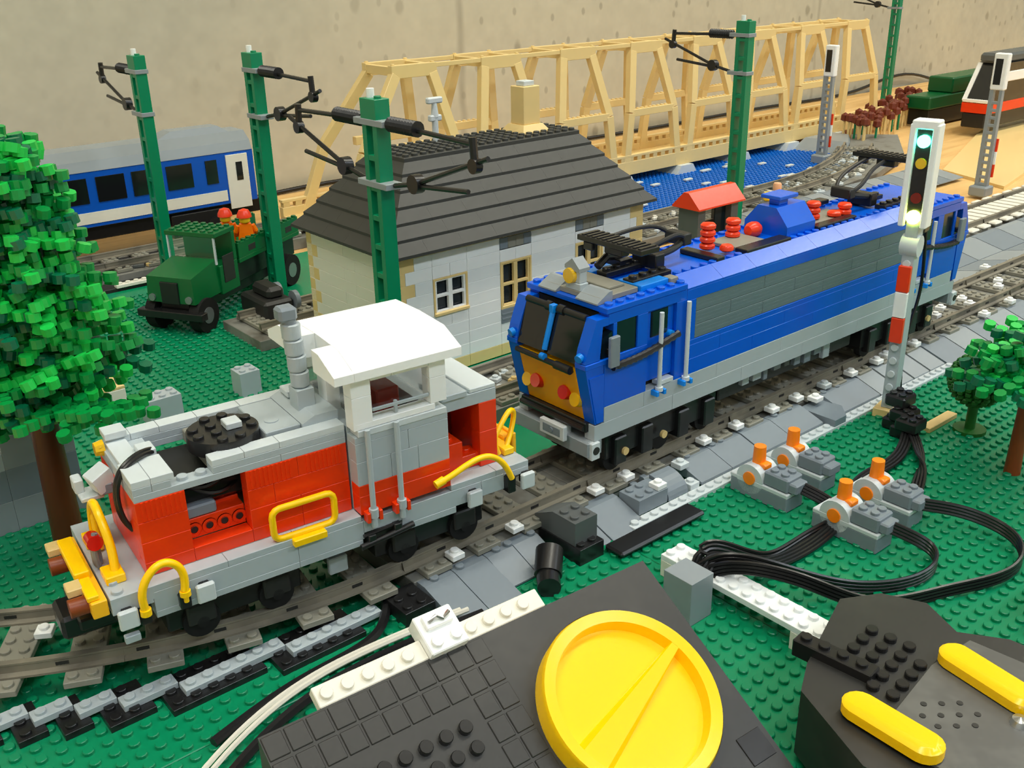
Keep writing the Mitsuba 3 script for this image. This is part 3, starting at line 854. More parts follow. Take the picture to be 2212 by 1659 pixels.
def pantograph(x, dirn, z0, lift, label):
    """x: hinge; arms reach dirn; collector raised by lift"""
    k = lp('pantograph', MB().box(min(x, x - dirn * 4), max(x, x - dirn * 4), YC - 2.3, YC - 1.3, z0, z0 + .4, .04).box(min(x, x - dirn * 4), max(x, x - dirn * 4), YC + .3, YC + 1.3, z0, z0 + .4, .04)
           .studs([x - dirn * i for i in (.5, 1.5, 2.5, 3.5)], (YC - 1.8, YC + .8), z0 + .4).box(x - .5, x + .5, YC - 1.2, YC + 1.2, z0 + .2, z0 + 1.3, .08), 'black', label=label)
    hx = x + dirn * 3.2
    lp('lower_arm', MB().tube([(x, YC - .6, z0 + 1.0), (x + dirn * 1.5, YC - .9, z0 + 1.3), (hx, YC - .5, z0 + 1.6)], .26, 8, smoothpath=6).tube([(x, YC + .6, z0 + 1.0), (hx, YC + .6, z0 + 1.7)], .2, 8).box(hx - .45, hx + .45, YC - 1.0, YC + 1.0, z0 + 1.3, z0 + 2.2, .1), 'matt_black', parent=k, smooth=40)
    cx, cz = hx - dirn * 6.6, z0 + lift
    lp('upper_arm', MB().tube([(hx, YC - .7, z0 + 1.8), (hx - dirn * 1.2, YC - .9, z0 + 2.3), (cx + dirn * 3.2, YC - .5, cz - .8), (cx, YC - .2, cz - .2)], .18, 8, smoothpath=6).tube([(hx, YC + .7, z0 + 1.8), (hx - dirn * .8, YC + 1.1, z0 + 2.4), (cx, YC + 1.6, cz - .2)], .16, 8, smoothpath=6), 'matt_black', parent=k, smooth=40)
    m = MB().box(cx - .95, cx + .95, YC - 3.3, YC + 3.0, cz - .2, cz + .2, .05)
    for i in range(12):
        m.box(cx - .8, cx + .8, YC - 3.1 + i * .5, YC - 2.85 + i * .5, cz + .2, cz + .28, 0)
    m.box(cx - .3, cx + .5, YC - .9, YC + .9, cz - .9, cz - .2, .08).box(cx - .9, cx - .5, YC + 1.5, YC + 2.4, cz - .8, cz - .2, .06)
    lp('collector', m, 'black', parent=k)
    return k


pantograph(6.6, 1, 15.7, 2.6, 'black folded front pantograph')
pantograph(34.5, -1, 15.7, 4.0, 'black folded rear pantograph')
lp('horn_plate', MB().box(4.3, 5.6, YC + .6, YC + 2.2, 16.1, 16.6, .06).tube([(2.6, YC + 1.2, 16.4), (3.6, YC + 1.3, 16.9), (5.4, YC + 1.4, 16.6)], .3, 8), 'black')
# insulators on the engine roof
for nm, x, y, n, sc in (('a', 13.0, 9.3, 4, 1), ('b', 17.2, 10.2, 3, 1), ('c', 26.6, 9.2, 3, 1), ('d', 29.9, 8.3, 2, 1), ('e', 13.6, 7.9, 1, .9), ('f', 28.7, 8.5, 1, 1)):
    m = MB()
    for i in range(n):
        z = 15.95 + i * .52
        m.lathe([(0, z), (.42 * sc, z), (.6 * sc, z + .12), (.6 * sc, z + .34), (.45 * sc, z + .5), (0, z + (.56 if i == n - 1 else .5))], (x, y, 0), 2, 16)
    lp('insulator', m, 'flame_red', label='red stacked insulator', smooth=40)
lp('insulator', MB().lathe([(0, -.75), (.4, -.7), (.62, -.35), (.66, 0), (.62, .35), (.4, .7), (0, .75)], (0, 0, 0), 0, 16).xf(np.eye(3), (19.3, 9.8, 16.25)), 'flame_red', label='red round barrel', smooth=40)
lp('roof_bar', MB().box(11.2, 12.1, YC - 2.7, YC + 1.0, 15.72, 16.1, .06), 'black')
lp('roof_plate', MB().box(14.8, 18.4, YC - 1.5, YC + 1.2, 15.72, 16.0, .04), 'old_grey', label='grey roof plate')
lp('roof_bar', MB().box(14.6, 20.2, YC - 2.8, YC - 1.6, 15.72, 16.05, .06), 'black')
lp('roof_bar', MB().box(24.4, 30.0, YC - 2.4, YC - 1.5, 15.72, 16.05, .06), 'black')
lp('roof_plate', MB().box(24.8, 30.6, YC - 1.4, YC + 1.0, 15.72, 15.95, .04), 'old_grey')
lp('roof_bar', MB().box(24.6, 31.5, YC + 1.4, YC + 2.4, 16.2, 16.6, .06), 'black')
# blower hump, eight-sided, with its cover plate
h = [(YC - 2.1, 15.7), (YC - 2.1, 16.6), (YC - .9, 18.0), (YC + .9, 18.0), (YC + 2.1, 16.6), (YC + 2.1, 15.7)]
k = lp('blower_hump', MB().prism(h, 0, 20.5, 24.3), 'blue', label='blue faceted hump on the roof')
lp('cover_plate', MB().box(20.9, 23.4, YC - .9, YC + 1.0, 18.5, 18.8, .05).box(21.4, 22.6, YC - .5, YC + .5, 18.0, 18.5, .04), 'blue', parent=k)
lp('underframe', MB().box(12.5, 31, YC - 2.6, YC + 2.6, 4.0, 6.0, .1), 'matt_black')
rr = random.Random(5)
for i in range(9):
    x = 15 + i * 1.4
    lp('pipe', MB().box(x, x + rr.uniform(.5, 1.1), YC - 3.0, YC - 2.4, 4.0 + rr.random(), 5.8, .05), rr.choice(('slate_grey', 'dark_grey', 'light_grey')))

# ---- red shunting locomotive ------------------------------------------------------------
S = Thing('shunting_locomotive', 'red and grey shunting locomotive with a white-roofed cab and yellow handrails', 'locomotive', None, Rz(-0.1), (-32.83, 8.24, 7.2))
sp = S.part
BL = 22.2       # body length; body y 0..6, frame y -1..7, ledge at z 0
# frame
for y0, y1 in ((-1, 0), (7, 8)):
    for a, b in ((-0.1, 8.0), (8.0, 12.1), (14.6, 20.3)):
        sp('frame_brick', brick(a, b, y0, y1, -1.6 if a < 14 else -1.55, -0.4), 'light_grey')
    sp('frame_plate', brick(8.0, 12.0, y0, y1, -2.0, -1.6), 'light_grey')
    sp('frame_plate', brick(-0.1, 8.0, y0, y1, -2.0, -1.6), 'light_grey')
    sp('frame_plate', brick(14.6, 18.4, y0, y1, -2.0, -1.55), 'light_grey')
    sp('frame_brick', brick(12.1, 14.6, y0, y1, -1.2, -0.4), 'light_grey')
    for a, b in ((-1.2, -0.1), (-0.1, 4.0), (4.0, 8.0), (8.0, 12.0), (18.1, 21.4), (21.4, 23.9)):
        sp('ledge_tile', brick(a, b, y0, y1, -0.4, 0.0), 'light_grey')
    sp('frame_brick', brick(20.3, 22.0, y0, y1, -1.5, -0.4), 'light_grey')
    sp('frame_post', brick(-.1, 1.2, y0, y1, -1.95, -1.6), 'light_grey')
    sp('frame_brick', brick(-2.2, -0.1, y0, y1, -1.0, -0.4), 'light_grey')
    sp('frame_brick', brick(22.0, 23.9, y0, y1, -0.85, -0.4), 'light_grey')
sp('deck', MB().box(-2.2, 23.9, 0.02, 6.98, -0.8, -0.02, .05), 'light_grey')
sp('underframe', MB().box(-1.9, 23.3, 0.3, 6.7, -2.2, -0.8, .05), 'matt_black')
# square buffers hanging along the frame
for x in (-1.55, 2.5, 19.55, 23.55):
    for y0, y1 in ((-1.55, -1.2), (8.2, 8.55)):
        sp('step_tile', MB().box(x - .5, x + .5, y0, y1, -1.75, -0.65, .08), 'pale_grey', label='square grey step tile')
        sp('step_clip', MB().box(x - .25, x + .3, min(y0, y1) + (.3 if y0 < 0 else -.5), max(y0, y1) + (.5 if y0 < 0 else -.3), -1.5, -.7, .05), 'black')
sp('step_tile', MB().box(-1.9, -1.1, -1.3, -0.9, -2.75, -2.3, .05), 'light_grey')
# engine hood: red lower body
for y0, y1 in ((0, 1), (6, 7)):
    for r in range(4):
        z0, z1 = (0, .8) if r == 0 else (.8 + (r - 1) * 1.2, .8 + r * 1.2)
        for a, b in ((0, 2.6),):
            m = brick(a, b, y0, y1, z0, z1)
            if r == 3:
                for i in range(9):
                    yo = y0 if y0 == 0 else y1
                    m.box(a + .3 + i * .25, a + .42 + i * .25, yo - .05, yo + .05, z0 + .05, z1 - .05, 0)
            sp('red_brick', m, 'red')
        for a, b in ((5.9, 8.9), (8.9, 11.9)) if r != 2 else ((5.9, 7.4), (7.4, 11.9)):
            m = brick(a, b, y0, y1, z0, z1)
            if r == 3:
                for i in range(10):
                    if a > 8 and i < 1:
                        continue
                    yo = y0 if y0 == 0 else y1
                    m.box(a + .25 + i * .25, a + .37 + i * .25, yo - .05, yo + .05, z0 + .05, z1 - .05, 0)
            sp('red_brick', m, 'red')
    sp('red_plate', brick(2.6, 5.9, y0, y1, 0, .8), 'red')
# inside of the open panel: technic brick with holes and a dark motor
sp('technic_brick', MB().box(2.6, 5.9, 1.0, 1.9, .8, 2.0, .04), 'red')
for i in range(4):
    k = sp('pin_hole', MB().lathe([(.2, -.05), (.2, .04), (.42, .04), (.42, -.05)], (0, 0, 0), 1, 16).xf(np.diag([1, -1.0, 1]) if False else np.eye(3), (3.0 + i * .85, .98, 1.35)), 'red', smooth=40)
    sp('hole', MB().cyl((3.0 + i * .85, 1.2, 1.35), (3.0 + i * .85, .96, 1.35), .21, n=12), 'matt_black')
sp('studded_brick', MB().box(2.6, 5.9, 1.9, 3.5, .8, 2.2, .04).studs((3.1, 4.1, 5.1), (2.4,), 2.2), 'red')
sp('motor', MB().box(2.7, 6.5, 1.6, 4.6, 2.4, 3.7, .2), 'black')
sp('motor_plate', MB().box(2.7, 4.4, 1.0, 2.2, 2.0, 2.7, .1), 'slate_grey')
sp('inner_cable', MB().tube([(2.8, 1.5, 4.0), (4.0, 1.2, 3.6), (5.5, 1.6, 3.9), (6.0, 2.4, 3.5)], .14, 6, smoothpath=6).tube([(2.8, 1.8, 3.9), (4.4, 1.0, 3.2), (6.0, 1.8, 3.2)], .12, 6, smoothpath=6), 'black', smooth=40)
sp('front_wall', brick(0, 1, 1, 6, 0, 4.4), 'red')
# grey top band
for y0, y1 in ((0, 1), (6, 7)):
    sp('band_plate', brick(0, 8, y0, y1, 4.4, 4.8), 'light_grey')
    sp('band_plate', brick(8, 11.9, y0, y1, 4.4, 4.8), 'light_grey')
    sp('band_plate', brick(0, 1.0, y0, y1, 4.8, 5.2), 'light_grey')
    sp('band_plate', brick(1.0, 2.0, y0, y1, 4.8, 5.2), 'light_grey')
    a0 = 4.2 if y0 == 0 else 2.0
    if y0 == 6:
        sp('band_plate', brick(2.0, 6.0, y0, y1, 4.8, 5.2), 'light_grey')
    sp('band_plate', brick(a0 if y0 == 0 else 6.0, 11.9, y0, y1, 4.8, 5.2), 'light_grey')
    for a, b in ((0, 1), (1, 2.2)) if y0 == 0 else ((0.3, 1.6), (1.6, 3.2), (3.2, 5.4)):
        sp('top_tile', brick(a, b, y0, y1 + (1.6 if y0 == 0 else 0), 5.2, 5.6), 'pale_grey')
    for a, b in ((4.2, 6.0), (6.0, 8.0), (8.0, 11.9)) if y0 == 0 else ((5.4, 8), (8, 11.9)):
        sp('top_tile', brick(a, b, y0, y1, 5.2, 5.6), 'pale_grey')
sp('ledge_stud', MB().studs((2.7, 3.7), (.5,), 4.8, .3, .22), 'light_grey')
sp('front_plate', brick(0, 2.2, 1, 6, 4.4, 5.2), 'light_grey')
sp('clear_brick', MB().box(1.3, 2.2, 3.0, 4.2, 5.2, 5.75, .05), 'pale_grey', label='pale square socket with wires')
sp('top_tile', brick(0.2, 1.3, 2.6, 6.0, 5.2, 5.45), 'pale_grey')
sp('top_tile', brick(0.2, 1.4, 5.8, 7.0, 5.6, 6.0), 'pale_grey')
sp('front_lamp', MB().cyl((0.1, 6.0, 5.2), (-.4, 6.0, 5.2), .5, .4, 8).box(-.3, .1, 5.6, 6.4, 4.9, 5.5, .1), 'trans_yellow', label='yellow translucent lamp', smooth=40)
sp('lamp_wire', MB().tube([(2.1, 3.4, 5.55), (1.2, 2.6, 5.9), (0.2, 2.1, 5.6), (-.35, 2.1, 4.6), (-.3, 2.0, 2.7), (.05, 1.9, 2.0)], .15, 8, smoothpath=8).tube([(2.1, 3.2, 5.5), (1.2, 2.4, 5.8), (0.2, 1.95, 5.5), (-.3, 1.9, 4.6), (-.25, 1.85, 2.7), (.05, 1.75, 2.0)], .13, 8, smoothpath=8), 'black', smooth=40, label='black wire looping over the front')
sp('dark_well', MB().box(2.2, 11.9, 1, 6, 4.0, 4.1, 0), 'matt_black')
# the round black fan plate and grey hood parts behind it
k = sp('fan_base', MB().box(4.4, 9.0, .9, 5.9, 4.4, 5.15, .05), 'old_grey')
sp('fan_disc', MB().cyl((5.8, 2.7, 5.15), (5.8, 2.7, 6.0), 1.98, n=32), 'black', parent=k, smooth=30, label='round black plate with studs')
m = MB().studs((5.3, 6.3), (1.2, 4.2), 6.0).studs((4.3, 7.3), (2.2, 3.2), 6.0).studs((5.3,), (2.2, 3.2), 6.0)
sp('fan_stud', m, 'black', parent=k)
sp('fan_tile', MB().box(5.9, 6.8, 2.2, 3.2, 6.0, 6.4, .05), 'pale_grey', parent=k, label='small pale grey tile on the fan')
sp('hood_plate', MB().box(7.7, 9.8, 1.2, 5.6, 4.9, 5.75, .05), 'light_grey')
sp('hood_stud', MB().studs((8.6,), (2.6,), 5.72, .42, .1), 'light_grey')
sp('hood_slope', MB().prism([(9.8, 5.0), (12.0, 5.0), (12.0, 6.1), (10.6, 6.1), (9.8, 5.75)], 1, 1.0, 5.8), 'light_grey')
sp('hood_tile', MB().box(10.3, 11.5, 4.2, 5.4, 6.1, 6.5, .05), 'pale_grey')
k = sp('exhaust_stack', MB().box(10.2, 11.3, 2.4, 3.6, 5.7, 7.2, .05), 'light_grey', label='grey round exhaust stack leaning back')
for i in range(4):
    zc = 7.2 + i * .98
    xc = 10.72 - i * .07
    sp('stack_ring', MB().lathe([(0, zc), (.42, zc), (.54, zc + .12), (.56, zc + .9), (.48, zc + .97), (0, zc + .97)], (xc, 3.0, 0), 2, 18), 'light_grey', parent=k, smooth=35)
sp('stack_cap', MB().box(9.75, 10.85, 2.5, 3.5, 11.3, 12.15, .16).cyl((10.45, 3, 11.1), (10.4, 3, 11.5), .42), 'slate_grey', parent=k, smooth=35)
# cab
CX0, CX1 = 12.0, 18.1
for y0, y1 in ((-1, 0), (7, 8)):
    sp('red_brick', brick(CX0, CX1, y0, y1, 0.0, 1.2), 'red')
    sp('red_plate', brick(CX0, CX1, y0, y1, 1.2, 1.9), 'red')
    for a, b, z0, z1 in ((CX0, 14.2, 1.9, 3.4), (14.2, 16.0, 1.9, 3.4), (16.0, CX1, 1.9, 3.4), (CX0, 13.0, 3.4, 4.6), (13.0, 15.4, 3.4, 4.6), (15.4, CX1, 3.4, 4.6), (CX0, CX1, 4.6, 5.0)):
        sp('cab_brick', brick(a, b, y0, y1, z0, z1), 'light_grey')
    sp('cab_tile', MB().box(CX0 + .2, CX1 - .1, y0 - (.1 if y0 < 0 else 0), y1 + (.1 if y0 > 0 else 0), 5.0, 5.4, .04), 'pale_grey')
    sp('cab_sill', MB().box(CX0 + .1, CX1 - .8, y0, y1, 5.4, 5.8, .04), 'white')
    for a, b in ((CX0, CX0 + 1.25), (CX1 - 1.1, CX1)):
        sp('cab_post', brick(a, b, y0, y1, 5.4 if a < 13 else 5.8, 7.4), 'white')
        sp('cab_post', brick(a, b, y0, y1, 7.4, 8.6), 'white')
    sp('lintel', brick(CX0 + 1.25, 14.6, y0, y1, 8.2, 8.6), 'white')
    sp('lintel', brick(14.6, CX1 - 1.1, y0, y1, 8.2, 8.6), 'white')
    yg = -0.7 if y0 < 0 else 7.7
    for a, b in ((CX0 + 1.3, 14.75), (14.85, CX1 - 1.15)):
        sp('window_pane', MB().box(a, b, yg - .05, yg + .05, 5.85, 8.2, 0), 'glass', label='clear cab window')
    sp('window_rail', MB().box(CX0 + 1.3, CX1 - 1.15, yg - .25, yg - .1, 6.3, 6.5, .03).box(14.7, 14.9, yg - .2, yg, 5.85, 6.6, .02), 'light_grey')
    so = -1.35 if y0 < 0 else 8.35
    for x in (12.65, 14.5):
        k = sp('handrail', MB().cyl((x, so, -.7), (x, so, 5.5), .17, n=12).cyl((x, so, -.1), (x, so, .45), .29, n=12).cyl((x, so, -.75), (x, so, -.1), .2, n=12), 'light_grey', smooth=40, label='grey vertical handrail beside the cab door')
        sp('clip', MB().box(x - .5, x - .28, so - .2, so + .3, -.35, .3, .03).box(x + .28, x + .5, so - .2, so + .3, -.35, .3, .03).box(x - .5, x + .5, so + .15 if y0 < 0 else so - .35, so + .35 if y0 < 0 else so - .15, -.35, .3, .03), 'red', parent=k)
sp('cab_wall', brick(CX0, CX0 + 1, 0, 7, 0, 5.4), 'light_grey')
sp('cab_wall', brick(CX1 - 1, CX1, 0, 7, 0, 5.4), 'light_grey')
for a in (CX0 + .3, CX1 - .4):
    sp('window_pane', MB().box(a, a + .1, 0, 7, 5.5, 8.4, 0), 'glass')
sp('cab_frame', brick(CX0, CX0 + .9, 2.4, 3.6, 5.4, 8.6), 'cream_white')
sp('cab_seat', MB().box(14.5, 16.0, 1.0, 5.0, 4.6, 6.6, .1), 'dark_red')
sp('cab_floor', MB().box(CX0 + 1, CX1 - 1, 0, 6, 4.4, 4.7, 0), 'dark_grey')
# white roof with cut-out at the stack
roof = MB()
sl = [(-1.5, 8.6), (-1.5, 9.1), (0.4, 9.9), (3.3, 10.0), (6.4, 9.9), (8.2, 9.1), (8.2, 8.6)]
k = sp('cab_roof', MB().prism(sl, 0, 12.1, 18.95), 'white', label='white cab roof with sloping edges')
sp('roof_wing', MB().prism([(-1.5, 8.6), (-1.5, 9.1), (.4, 9.9), (1.3, 9.93), (1.3, 8.6)], 0, 10.9, 12.09), 'white', parent=k)
sp('roof_wing', MB().prism([(3.5, 8.6), (3.5, 9.98), (6.4, 9.9), (8.2, 9.1), (8.2, 8.6)], 0, 11.0, 12.09), 'white', parent=k)
# short rear hood
for y0, y1 in ((0, 1), (6, 7)):
    for a, b in ((20.9, 22.2),):
        sp('red_brick', brick(a, b, y0, y1, 0, 2.4), 'red')
        sp('red_brick', brick(a, b, y0, y1, 2.4, 4.4), 'red')
    sp('rear_plate', brick(18.1, 22.2, y0, y1, 4.4, 5.2), 'light_grey')
sp('rear_wall', brick(21.2, 22.2, 1, 6, 0, 4.4), 'red')
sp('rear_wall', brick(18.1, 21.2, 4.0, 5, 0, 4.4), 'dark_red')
sp('rear_deck', MB().box(18.1, 22.2, 1.0, 6.0, 4.6, 5.2, .05), 'light_grey')
sp('rear_tile', MB().box(18.2, 20.0, -.2, 2.6, 5.2, 5.6, .05), 'light_grey')
sp('rear_tile', MB().box(20.3, 22.2, .05, 6.8, 5.2, 5.5, .05), 'pale_grey')
sp('red_brick', MB().box(18.1, 19.8, 0.3, 2.0, 0, 2.0, .04).studs((19.1,), (1.0,), 2.0), 'red')
sp('red_brick', MB().box(18.1, 21.1, 0.3, 1.6, 0, .9, .04).studs((20.4,), (1.0,), .9), 'red')
# yellow bars
def bar_loop(pts, r=.2, lab=None, closed=False, name='handrail', colour='yellow', parent=None):
    return sp(name, MB().tube(pts, r, 10, closed=closed, smoothpath=8), colour, smooth=40, label=lab, parent=parent)


w, hh, rc = 1.85, .95, .45
pts = []
for cx, cz, a0 in ((w - rc, hh - rc, 0), (-w + rc, hh - rc, 90), (-w + rc, -hh + rc, 180), (w - rc, -hh + rc, 270)):
    for a in (0, 30, 60, 90):
        pts.append((8.65 + cx + rc * math.cos(math.radians(a0 + a)), -.75, 1.05 + cz + rc * math.sin(math.radians(a0 + a))))
k = sp('handrail', MB().tube(pts, .2, 10, closed=True), 'yellow', smooth=40, label='yellow rounded rectangular bar frame')
sp('bar_plate', MB().box(7.7, 9.7, -1.35, -.45, -.42, 0.02, .05), 'yellow', parent=k)
bar_loop([(-.68, -1.45, -1.0), (-.72, -1.45, -.1), (-.3, -1.4, .85), (.55, -1.35, 1.35), (1.3, -1.35, .9), (1.5, -1.4, 0), (1.42, -1.45, -.6)], .22, 'yellow ribbed hose arch')
sp('hose_end', MB().cyl((-.68, -1.45, -1.25), (-.68, -1.45, -.9), .3, n=12).cyl((1.42, -1.45, -.9), (1.42, -1.45, -.6), .3, n=12).cyl((1.42, -1.45, -1.3), (1.42, -1.45, -.8), .14, n=10), 'yellow', smooth=40)
bar_loop([(16.9, -1.75, .95), (17.6, -1.75, 1.1), (19.2, -1.6, 1.5), (20.6, -1.5, 1.45), (21.5, -1.5, .8), (22.0, -1.5, 0), (22.25, -1.5, -.6)], .2, 'yellow hose curving down to the frame')
sp('hose_end', MB().cyl((16.6, -1.75, .85), (17.2, -1.75, 1.03), .27, n=12), 'yellow', smooth=40)
sp('hose_socket', MB().box(22.0, 22.6, -1.5, -.6, -1.7, -.5, .08), 'black')
sp('hose_socket', MB().box(-1.0, -.4, -1.4, -.8, -1.9, -1.0, .08).box(1.1, 1.7, -1.4, -.8, -1.8, -.9, .08), 'black')
# rear steps / handrail
bar_loop([(22.6, .5, .2), (22.4, .6, 1.2), (23.2, 1.0, 2.0), (24.1, 1.4, 2.5), (24.6, 1.7, 2.2), (24.4, 1.6, 1.2), (23.6, 1.0, .4), (23.1, .6, .1)], .18, 'yellow upright loop at the rear end')
sp('bar_plate', MB().box(22.9, 23.7, .3, 2.6, 0.0, .45, .06), 'yellow')
sp('buffer_bracket', MB().box(23.7, 24.6, 1.6, 4.2, .2, .65, .08).box(24.3, 24.6, 1.4, 3.0, -.8, .8, .05), 'amber')
S.t0 = S.t.copy()
S.t = S.t + Rz(-0.1) @ np.array([2.0, 0, 0])
# front platform, yellow buffer beam, lamp and red levers
sp('front_deck', brick(-4.2, -2, -1, 8, -.8, -0.0), 'light_grey')
sp('deck_stud', MB().studs((-3.7,), (-.5, .5), 0.0), 'light_grey')
sp('buffer_beam', MB().box(-5.1, -4.3, -.9, 6.6, -.9, .05, .05), 'amber', label='yellow buffer beam')
sp('beam_brick', MB().box(-5.3, -4.5, 1.6, 5.8, .05, .55, .06).box(-5.2, -4.6, -.7, 1.4, .05, .35, .05), 'yellow')
for y in (0.2, 4.9):
    k = sp('buffer', MB().cyl((-5.1, y, -.5), (-6.0, y, -.5), .5, n=16), 'red_brown', smooth=40, label='brown round buffer')
    sp('clear_plate', MB().box(-5.9, -5.1, y + .3, y + 1.3, -.1, .35, .05), 'warm_tan', parent=k)
sp('coupler', MB().box(-6.4, -3.2, 1.8, 4.2, -3.4, -2.0, .2).box(-5.6, -3.5, 1.0, 5, -2.6, -1.9, .1), 'black')
bar_loop([(-3.4, .9, .1), (-3.3, 1.3, 1.6), (-3.4, 2.4, 3.2), (-3.4, 3.6, 3.3), (-3.4, 4.8, 1.8), (-3.4, 5.2, .1)], .24, 'yellow arched front rail')
sp('rail_foot', MB().box(-4.0, -3.0, .3, 1.7, 0, .5, .06).box(-4.0, -3.0, 4.6, 5.9, 0, .5, .06), 'yellow')
sp('lever', MB().cyl((-3.9, 3.0, 1.6), (-3.9, 2.0, 1.75), .42, n=14), 'trans_red', smooth=40, label='red round lamp')
sp('hook', MB().tube([(-3.8, 2.3, 2.2), (-4.0, 2.2, 1.2), (-3.9, 2.3, .2)], .16, 8, smoothpath=6).box(-4.1, -3.6, 2.6, 3.0, .1, 1.4, .05), 'slate_grey', smooth=40)
k = sp('front_lamp', MB().obox((-2.6, 4.6, 4.1), Rz(.2) @ np.array([.55, 0, .25]), Rz(.2) @ np.array([0, .6, 0]), Rz(.2) @ np.array([-.2, 0, .5]), .05), 'pale_grey', label='grey square lamp housing tipped forward')
sp('lamp_front', MB().box(-2.95, -2.1, 4.0, 4.6, 3.3, 4.0, .1), 'slate_grey', parent=k)
sp('lamp_plate', MB().box(-3.9, -3.4, 5.2, 6.2, 3.2, 4.0, .06).box(-3.8, -2.6, 4.4, 5.8, 3.0, 3.25, .05), 'pale_grey', parent=k)
sp('lamp_post', MB().cyl((-3.4, 4.2, .1), (-3.3, 4.6, 3.1), .22, n=10).cyl((-3.2, 5.4, .1), (-3.2, 5.4, 3.0), .22, n=10), 'yellow', smooth=40)
S.t = S.t0
# bogies
for x0 in (1.2, 13.9):
    k = sp('bogie', MB().box(x0 - .6, x0 + 7.2, .3, 5.7, -4.1, -2.2, .1), 'black')
    for x in (x0 + 1.2, x0 + 5.6):
        sp('wheel', MB().cyl((x, .05, -3.8), (x, .75, -3.8), 1.05, n=22).cyl((x, 5.25, -3.8), (x, 5.95, -3.8), 1.05, n=22).cyl((x, -.2, -3.8), (x, 0.05, -3.8), .35, n=12), 'rubber', smooth=40, parent=k)
    sp('axle_box', MB().box(x0 + .4, x0 + 2.0, -.2, .2, -3.9, -2.6, .1).box(x0 + 4.8, x0 + 6.4, -.2, .2, -3.9, -2.6, .1), 'matt_black', parent=k)
sp('side_rod', MB().tube([(11.7, -1.3, -1.9), (13.2, -1.3, -1.75), (15.2, -1.3, -1.5)], .2, 10).tube([(12.0, -1.1, -1.35), (14.2, -1.1, -1.2)], .12, 8).box(12.2, 12.7, -1.4, -.9, -2.0, -1.3, .05).box(13.9, 14.4, -1.4, -.9, -1.8, -1.1, .05), 'black', smooth=40, label='black rod below the cab')
sp('tank_tile', MB().box(10.2, 11.4, .2, .6, -4.1, -3.0, .06), 'light_grey')

# ---- station house -------------------------------------------------------------
H = Thing('station_house', 'white station house with tan corner bricks and a stepped black hip roof', 'house')
hp = H.part
HX0, HX1, HY0, HY1 = 0.5, 32.5, 34.0, 50.0
OPEN = [(4.5, 8.5, 6.1, 9.7), (12.5, 16.5, 4.9, 9.7), (22.5, 26.5, 4.9, 9.7)]
hp('inner_wall', MB().box(HX0 + 1.1, HX1 - 1.1, HY0 + 1.2, HY1 - 1.1, 0, 12.4, 0), 'matt_black')
for k in range(10):
    z0, z1 = .1 + 1.2 * k, 1.3 + 1.2 * k
    q = 2 if k % 2 else 1
    cuts = sorted({HX0, HX0 + q, HX1 - q, HX1} | {x for a, b, c, d in OPEN for x in (a, b)} | {HX0 + 6 + 2 * (k % 2) + 8 * i for i in range(4)})
    for a, b in zip(cuts[:-1], cuts[1:]):
        m = (a + b) / 2
        if any(o[0] < m < o[1] and o[2] <= z0 + .1 < o[3] for o in OPEN):
            continue
        if k == 9 and (12.5 < m < 16.6 or 22.5 < m < 26.6):
            for c in np.arange(a, b - .2, 1.0):
                hp('lintel_brick', brick(c, min(c + 1, b), HY0 - .06, HY0 + 1, 11.0, z1), 'slate_grey' if (c < 13.4 or c > 25.4 or 15.4 < c < 20 or 22 < c < 23.4) else 'old_grey')
            continue
        hp('wall_brick', brick(a, b, HY0, HY0 + 1, z0, z1), 'tan' if (k == 0 or m < HX0 + q or m > HX1 - q) else ('white', 'cream_white')[(k // 2) % 2])
        hp('wall_brick', brick(a, b, HY1 - 1, HY1, z0, z1), 'white')
    cuts = [HY0 + 1, HY0 + 3 - q] if q == 1 else [HY0 + 1]
    cuts = sorted({HY0 + 1, HY0 + 7 + 2 * (k % 2), HY1 - (3 - q), HY1})
    for a, b in zip(cuts[:-1], cuts[1:]):
        hp('wall_brick', brick(HX0, HX0 + 1, a, b, z0, z1), 'tan' if b == HY1 else 'offwhite')
        hp('wall_brick', brick(HX1 - 1, HX1, a, b, z0, z1), 'white')
hp('top_plate', MB().box(HX0, HX1, HY0, HY1, 12.1, 12.5, .03), 'tan')
for n, (a, b, c, d) in enumerate(OPEN):
    k = hp('window_frame', MB().box(a, a + .22, HY0 - .06, HY0 + .5, c, d, .03).box(b - .22, b, HY0 - .06, HY0 + .5, c, d, .03).box(a, b, HY0 - .06, HY0 + .5, d - .2, d, .03).box(a, b, HY0 - (.25 if n == 0 else .06), HY0 + .5, c, c + .3, .04), 'tan')
    xm = (a + b) / 2
    zs = [c + .3, (c + d) / 2 + .05, d - .2] if n else [c + .3, (c + .3 + d - .2) / 2, d - .2]
    fm = 'tan' if n else 'white'
    m = MB().box(xm - .25, xm + .25, HY0 + .05, HY0 + .4, c, d, .03)
    for zz in zs:
        m.box(a + .2, b - .2, HY0 + .05, HY0 + .4, zz - .14, zz + .14, .03)
    m.box(a + .2, a + .45, HY0 + .05, HY0 + .4, c, d, .03).box(b - .45, b - .2, HY0 + .05, HY0 + .4, c, d, .03)
    hp('sash', m, fm, parent=k)
    for xa, xb in ((a + .45, xm - .25), (xm + .25, b - .45)):
        for za, zb in zip(zs[:-1], zs[1:]):
            hp('pane', MB().box(xa, xb, HY0 + .5, HY0 + .55, za + .14, zb - .14, 0), 'window_dark', parent=k)
hp('louvre', MB().box(12.5, 14.5, HY0 - .05, HY0 + .3, 3.4, 4.9, .03).box(12.6, 14.4, HY0 - .1, HY0, 3.8, 3.95, 0).box(12.6, 14.4, HY0 - .1, HY0, 4.3, 4.45, 0), 'slate_grey')
